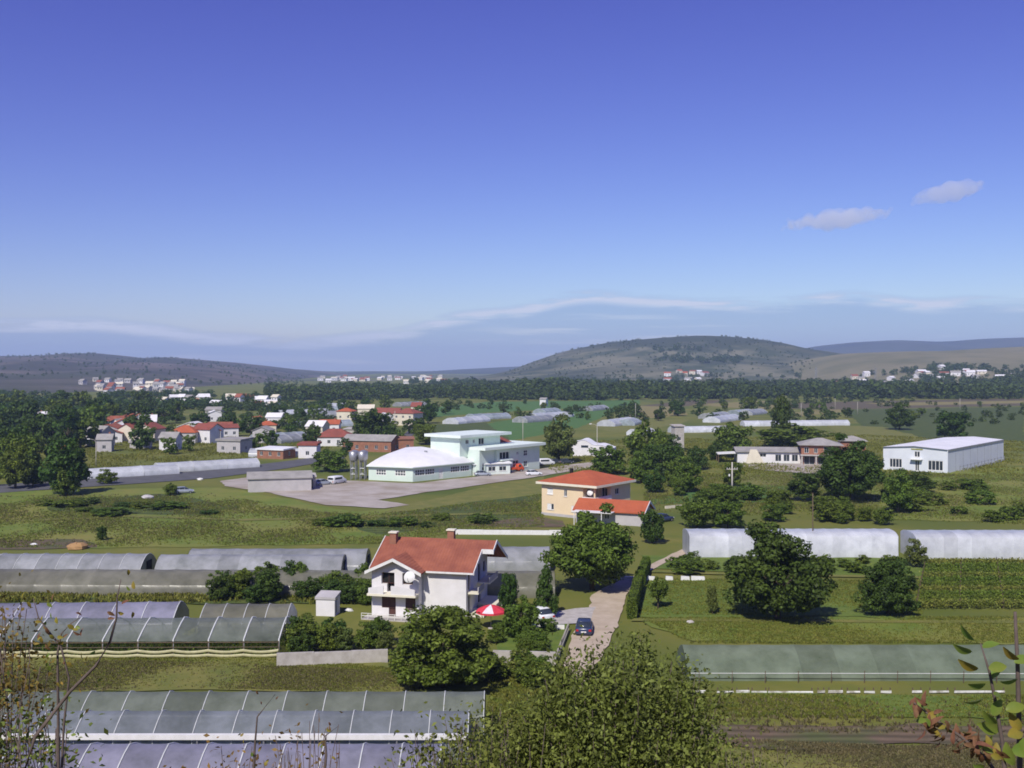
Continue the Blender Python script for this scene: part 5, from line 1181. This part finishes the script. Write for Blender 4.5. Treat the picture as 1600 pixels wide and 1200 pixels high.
wood(900, (-60, 480), (1500, 3300), (2.0, 5), 12)
wood(120, (1230, 1640), (480, 860), (2, 4), 10)

# ------------------------------------------------------------------ rough grass and weeds: uncountable
def weeds(polys, n, size, m, seed, blades=5):
    r = np.random.default_rng(seed); vs_ = []
    for px, share in polys:
        P = [G(*p) for p in px]; xs_, ys_ = [p.x for p in P], [p.y for p in P]
        k = int(n * share); got = np.zeros((0, 2))
        while len(got) < k:
            q = np.stack([r.uniform(min(xs_), max(xs_), k), r.uniform(min(ys_), max(ys_), k)], 1); ins = np.zeros(k, bool)
            for (p1, p2) in zip(P, P[1:] + P[:1]):
                cond = ((p1.y > q[:, 1]) != (p2.y > q[:, 1]))
                xi = (p2.x - p1.x) * (q[:, 1] - p1.y) / ((p2.y - p1.y) if abs(p2.y - p1.y) > 1e-9 else 1e-9) + p1.x
                ins ^= cond & (q[:, 0] < xi)
            nzv = np.sin(q[:, 0] * .31 + 1.3 * np.sin(q[:, 1] * .17)) + np.sin(q[:, 1] * .23 + q[:, 0] * .11)
            got = np.concatenate([got, q[ins & (nzv + r.normal(0, .8, k) > -.3)]])
        got = got[:k]
        c = np.repeat(got, blades, 0); nn = len(c)
        a = r.uniform(0, 6.283, nn); s = size * r.uniform(.45, 1.3, nn)
        base = np.stack([c[:, 0] + r.normal(0, size * .4, nn), c[:, 1] + r.normal(0, size * .4, nn), np.full(nn, .02)], 1)
        d = np.stack([np.cos(a), np.sin(a), np.zeros(nn)], 1); lean = r.normal(0, .4, (nn, 2))
        tip = base + np.stack([lean[:, 0] * s, lean[:, 1] * s, s], 1); w = (s * .22)[:, None]
        vs_.append(np.stack([base - d * w, base + d * w, base * .35 + tip * .65 + d * w * 1.1, tip], 1).reshape(-1, 3))
    v = np.concatenate(vs_)
    return stuff(link('weeds' if m is not L_drygrass else 'dry_grass', npmesh('weeds', v, quads_of(v), m)))
A_near = [([(1000, 966), (1620, 964), (1620, 1006), (1080, 1006)], .22), ([(1000, 1086), (1700, 1088), (1700, 1124), (1000, 1120)], .2), ([(-60, 1029), (430, 1028), (600, 1044), (720, 1070), (600, 1084), (200, 1074), (-60, 1082)], .25),
          ([(770, 1044), (890, 1044), (880, 1130), (760, 1130)], .13), ([(1000, 904), (1440, 908), (1440, 964), (985, 962)], .2)]
weeds(A_near, 60000, .17, L_weed, 21)
weeds([([(1000, 1150), (1400, 1168), (1750, 1160), (1750, 1215), (1000, 1215)], .55), ([(-60, 1030), (300, 1036), (520, 1046), (700, 1062), (640, 1082), (300, 1078), (-60, 1084)], .45)], 24000, .18, L_drygrass, 22)
weeds([([(-80, 780), (350, 775), (500, 802), (600, 803), (850, 772), (850, 822), (590, 850), (-80, 858)], .5), ([(990, 700), (1300, 745), (1600, 740), (1600, 820), (1010, 800)], .5)], 40000, .24, L_weed, 23)
weeds([([(-80, 776), (330, 772), (500, 800), (640, 800), (840, 775), (840, 815), (590, 846), (-80, 856)], .45), ([(1000, 745), (1300, 742), (1600, 740), (1600, 815), (1010, 800)], .35), ([(1000, 1092), (1700, 1096), (1700, 1150), (1000, 1146)], .06)], 14500, .26, L_drygrass, 25)
weeds([([(850, 690), (1350, 680), (1600, 690), (1600, 745), (860, 740)], .6), ([(-80, 690), (420, 680), (520, 700), (330, 732), (-80, 752)], .4)], 26000, .42, L_weed, 26)
weeds([([(-60, 924), (580, 920), (580, 944), (-60, 942)], 1.0)], 4000, .5, L_weed, 24)

# ------------------------------------------------------------------ shrubs on the hillside close to the camera
def near_pt(x, y, D): return Vector(((x - 800) * D / F, D, H - (y - Y0) * D / F))
def near_bush(x, ytop, D, r_, hvis, n, leaf, lm, label, seed, name='bush'):
    """a wild shrub standing on the slope: stems from the ground, leaves along them"""
    top_ = near_pt(x, ytop, D); gz = slope_z(D); h = top_.z - gz
    o = thing(name, label, 'bush', (top_.x, D, gz)); r = np.random.default_rng(seed); rr_ = random.Random(seed)
    mb = MB(); tips = []
    for k in range(int(10 + 68 * r_)):
        a = rr_.uniform(0, 6.283); q = r_ * math.sqrt(rr_.random()); zt = h - (1.5 * r_ * (1 - math.sqrt(max(0.0, 1 - .85 * (q / r_) ** 2)))) - rr_.random() ** 2 * .9 * r_
        p = [Vector((0.1 * math.cos(a), .1 * math.sin(a), 0))]
        for t in (.35, .7, 1.0): p.append(Vector((q * math.cos(a) * t ** .8, q * math.sin(a) * t ** .8, zt * t)) + Vector((rr_.uniform(-.1, .1), rr_.uniform(-.1, .1), 0)))
        k_ = min(1.0, r_ / 1.2); mb.tube(p, [.035 * k_, .02 * k_, .011 * k_, .003], 5); tips.append(p)
    mb.build('stems', M_twig, o, True)
    idx = r.integers(0, len(tips), n); t = .55 + .45 * r.random(n) ** .75
    T = np.array([[list(q) for q in p] for p in tips]); seg = np.clip((t * 3).astype(int), 0, 2); fr_ = t * 3 - seg
    base = T[idx, seg] * (1 - fr_)[:, None] + T[idx, np.minimum(seg + 1, 3)] * fr_[:, None]
    p = base + r.normal(0, .17 * (1.25 - .5 * t)[:, None], (n, 3))
    nm = r.normal(size=(n, 3)) + np.array([0, -.2, .5]); nm /= np.linalg.norm(nm, axis=1)[:, None]
    a = np.cross(nm, r.normal(size=(n, 3))); a /= np.linalg.norm(a, axis=1)[:, None]; b = np.cross(nm, a); s = leaf * r.uniform(.5, 1.25, n)[:, None]
    v = np.stack([p - a * s, p - b * s * .5 + nm * s * .15, p + a * s, p + b * s * .5 + nm * s * .15], 1).reshape(-1, 3)
    link('foliage', npmesh('foliage', v, quads_of(v), lm), o)
    return o
near_bush(972, 992, 15, 1.8, 2, 60000, .042, L_olive, 'large olive green wild shrub at the bottom centre, closest to the camera', 71)
near_bush(790, 1105, 14, 1.0, 1, 11000, .038, L_olive, 'smaller olive shrub left of the large one at the bottom', 72)
near_bush(1185, 1150, 13, .5, 1, 2200, .03, L_olive, 'sparse shrub tip right of the large olive one at the bottom', 73)
L_autumn = leafmat('leaf_autumn', (0.34, 0.19, 0.035), (0.13, 0.12, 0.035), island=.5)
near_bush(-12, 940, 7.5, .42, 1, 2600, .024, L_autumn, 'yellow and orange autumn shrub in the bottom left corner', 74)
near_bush(22, 1090, 6.5, .38, 1, 2000, .024, L_olive, 'green brown shrub under the autumn one in the bottom left corner', 75)
near_bush(340, 1160, 9, .6, 1, 2600, .026, L_autumn, 'thin twigs with yellow leaves along the bottom left', 76)
near_bush(480, 1120, 9, .35, 1, 240, .026, L_autumn, 'thin twig with yellow leaves before the lavender tunnel', 77)
near_bush(700, 1120, 10, .55, 1, 3800, .03, L_olive, 'olive twigs at the right end of the front tunnels', 78)

def leaf_mesh(m, L=1.0, curl=.25, w=.34, seed=0):
    mb = MB(); n = 7; r = random.Random(seed)
    for i in range(n + 1):
        t = i / n; ww = w * math.sin(math.pi * min(.98, t * .93 + .04)) ** .8 * (1 - .25 * t); z = -curl * t * t + r.uniform(-.01, .01)
        mb.v += [(t * L, -ww, z + ww * .35), (t * L, 0, z), (t * L, ww, z + ww * .35)]
    mb.f = [(i * 3 + j, i * 3 + j + 1, i * 3 + 4 + j, i * 3 + 3 + j) for i in range(n) for j in range(2)]
    return mb.mesh('leaf', m, True)
LG = leafmat('near_leaf_green', (0.17, 0.26, 0.040), (0.26, 0.31, 0.06), .45, .25, .4); LY = leafmat('near_leaf_yellow', (0.36, 0.26, 0.04), (0.20, 0.20, 0.04), .35, .25)
LB_ = leafmat('near_leaf_brown', (0.085, 0.036, 0.022), (0.27, 0.14, 0.065), .2, .35, .7)
def put_leaf(parent, me, p, az, el, roll, s):
    o = link('leaf', me, parent, p); o.rotation_euler = (.95 + roll * .8, -az, el * .6); o.scale = (s * .95,) * 3; return o
gl = [leaf_mesh(LG, seed=i, curl=.15 + .1 * i) for i in range(3)]; yl = [leaf_mesh(LY, seed=i + 5, curl=.3) for i in range(2)]; bl = [leaf_mesh(LB_, seed=i + 9, curl=.5 + .25 * i, w=.26) for i in range(3)]
def branch(pts, radii, D, label, leaves, name='branch', cat='branch'):
    """pts: photo points the twig passes through, D its distance; it rises from the slope below"""
    P = [near_pt(x, y, D + dd) for x, y, dd in pts]; g0 = P[0].copy(); g0.z = slope_z(D) - .05; g0.x += .05
    o = thing(name, label, cat, g0); q = [Vector((0, 0, 0))] + [p - g0 for p in P]
    MB().tube(q, [radii[0] * 1.2] + radii, 7).build('stem', M_twig, o, True)
    for x, y, me, az, el, s in leaves:
        put_leaf(o, me, near_pt(x, y, D + random.uniform(-.04, .04)) - g0, az, el, random.uniform(-.6, .6), s)
    return o, g0
# right: a leafy shoot, and beside it a spray of curled dead leaves
rl = random.Random(3)
lv = [(1522, 1000, gl[0], 2.4, -.5, .05), (1535, 1012, gl[1], .5, -.6, .045), (1528, 1045, yl[0], 2.9, .1, .055), (1545, 1045, gl[0], .2, -.1, .05), (1540, 1068, gl[1], 3.3, .5, .05), (1552, 1085, gl[2], -.3, .4, .045),
      (1552, 1118, gl[0], 1.2, -.9, .05), (1558, 1130, gl[1], 2.6, .2, .05), (1562, 1140, gl[0], 2.9, .3, .065), (1575, 1150, yl[1], .2, .35, .055), (1563, 1165, gl[2], 3.4, .7, .06), (1585, 1035, gl[1], .4, -.2, .05), (1592, 1030, yl[0], 2.7, .1, .05), (1596, 1180, gl[0], 1.2, -.5, .06), (1584, 1196, gl[1], 2.0, -.6, .06), (1518, 1018, gl[2], 3.0, .2, .05), (1548, 1060, gl[0], .9, .1, .045), (1536, 1090, gl[1], 3.6, .2, .05), (1572, 1110, gl[2], .4, -.3, .055), (1550, 1150, gl[1], 3.9, .1, .06), (1590, 1060, gl[0], 3.4, .3, .05), (1594, 1140, yl[1], 2.2, .2, .05), (1580, 1175, gl[0], .1, .2, .065)]
br, g0 = branch([(1572, 1230, 0), (1566, 1160, 0), (1556, 1100, 0), (1546, 1050, 0), (1532, 1005, 0)], [.006, .005, .0045, .0035, .0015], 2.7, 'green leafy shoot rising at the right edge', lv)
lv = []
for i in range(74):
    t = rl.random() ** .8; x = 1425 + 130 * t + rl.uniform(-14, 14); y = 1105 + 85 * t + rl.uniform(-16, 20)
    lv.append((x, y, rl.choice(bl) if rl.random() < .72 else rl.choice(gl[:2] + yl[:1]), rl.uniform(0, 6.28), rl.uniform(-1.6, 1.6), rl.uniform(.020, .036)))
branch([(1580, 1240, 0), (1540, 1185, 0), (1500, 1150, 0), (1462, 1125, 0), (1428, 1098, 0)], [.006, .005, .004, .003, .0015], 2.6, 'spray of curled brown dead leaves at the bottom right', lv)
branch([(1594, 1230, 0), (1592, 1120, 0), (1590, 1040, 0), (1586, 956, 0)], [.0075, .0065, .0055, .004], 2.75, 'dark bare upright stem at the right edge', [])
# left: bare twigs with a few yellow leaves
def scatter(pts, n, seed, near=26, ms=(0, 1)):
    r = random.Random(seed); out_ = []
    for i in range(n):
        k = r.randrange(len(pts) - 1); t = r.random(); x = pts[k][0] + (pts[k + 1][0] - pts[k][0]) * t; y = pts[k][1] + (pts[k + 1][1] - pts[k][1]) * t
        out_.append((x + r.uniform(-near, near), y + r.uniform(-near, near), r.choice(yl + [bl[0]] + gl[:1]), r.uniform(0, 6.28), r.uniform(-.8, .9), r.uniform(.026, .05)))
    return out_
p1 = [(30, 1230, 0), (55, 1150, 0), (110, 1080, 0), (150, 1040, 0), (172, 1003, 0), (182, 965, 0), (183, 935, 0), (189, 905, 0)]
branch(p1, [.012, .011, .010, .009, .008, .006, .004, .002], 6.0, 'long bare slanting branch at the lower left', scatter(p1[4:], 9, 1))
p2 = [(95, 1230, 0), (100, 1130, 0), (108, 1060, 0), (95, 1010, 0), (75, 985, 0), (60, 965, 0), (52, 935, 0)]
branch(p2, [.008, .007, .006, .006, .005, .004, .002], 6.2, 'twisted twig with yellow leaves at the lower left', scatter(p2[2:], 30, 2))
p3 = [(90, 1020, 0), (96, 990, 0), (110, 975, 0), (125, 965, 0)]
branch([(92, 1235, .05)] + [(x, y, .05) for x, y, _ in p3], [.010, .007, .005, .004, .002], 6.2, 'short forked twig beside the twisted one', scatter(p3, 10, 3))
p4 = [(395, 1230, 0), (398, 1170, 0), (402, 1120, 0), (430, 1085, 0)]
branch(p4, [.012, .009, .006, .002], 8.0, 'upright twig with a few yellow leaves before the blue grey tunnel', scatter(p4, 16, 4))
p5 = [(505, 1230, 0), (510, 1180, 0), (508, 1150, 0), (528, 1135, 0)]
branch(p5, [.012, .009, .006, .002], 8.0, 'small twig with orange leaves before the white gutter', scatter(p5, 14, 5))

# ------------------------------------------------------------------ clouds and air
def cloud(x, y, D, wpx, hpx, label, seed, dens):
    c = near_pt(x, y, D); k = D / F; r = random.Random(seed)
    mb = bpy.data.metaballs.new('cloud_shape'); mb.resolution = wpx * k / 60; mb.render_resolution = mb.resolution; mb.threshold = .35
    for i in range(150):
        t = -1 + 2 * i / 149; e = mb.elements.new(); e.radius = hpx * k * r.uniform(.14, .52) * (1.12 - abs(t) ** 1.5 * .75)
        e.co = (t * wpx * k * .5, r.uniform(-.3, .3) * wpx * k * .4, (t * .30 + r.uniform(-.16, .24)) * hpx * k)
    ob = bpy.data.objects.new('cloud_shape', mb); C.objects.link(ob)
    dg = bpy.context.evaluated_depsgraph_get(); me = bpy.data.meshes.new_from_object(ob.evaluated_get(dg)); bpy.data.objects.remove(ob)
    m = bpy.data.materials.new('cloud_vapour'); m.use_nodes = True; n = m.node_tree.nodes; n.remove(n['Principled BSDF'])
    v = n.new('ShaderNodeVolumePrincipled'); v.inputs['Color'].default_value = (1, 1, 1, 1); v.inputs['Density'].default_value = dens; v.inputs['Anisotropy'].default_value = 0.0
    m.node_tree.links.new(v.outputs[0], n['Material Output'].inputs['Volume'])
    me.materials.clear(); me.materials.append(m)
    o = link('cloud', me, None, c); return tag(o, label, 'cloud')
cloud(1308, 343, 5200, 170, 34, 'long thin white cloud, lower of the two at right', 1, .006)
cloud(1483, 302, 5200, 105, 34, 'small white cloud, upper of the two at right', 2, .006)
m = bpy.data.materials.new('haze_air'); m.use_nodes = True; n = m.node_tree.nodes; n.remove(n['Principled BSDF'])
v = n.new('ShaderNodeVolumePrincipled'); v.inputs['Color'].default_value = (0.52, 0.68, 1.0, 1); v.inputs['Density'].default_value = 0.00013; v.inputs['Anisotropy'].default_value = 0.0
m.node_tree.links.new(v.outputs[0], n['Material Output'].inputs['Volume'])
stuff(MB().box(-12000, 12000, -300, 9300, -4, 212).build('haze', m))
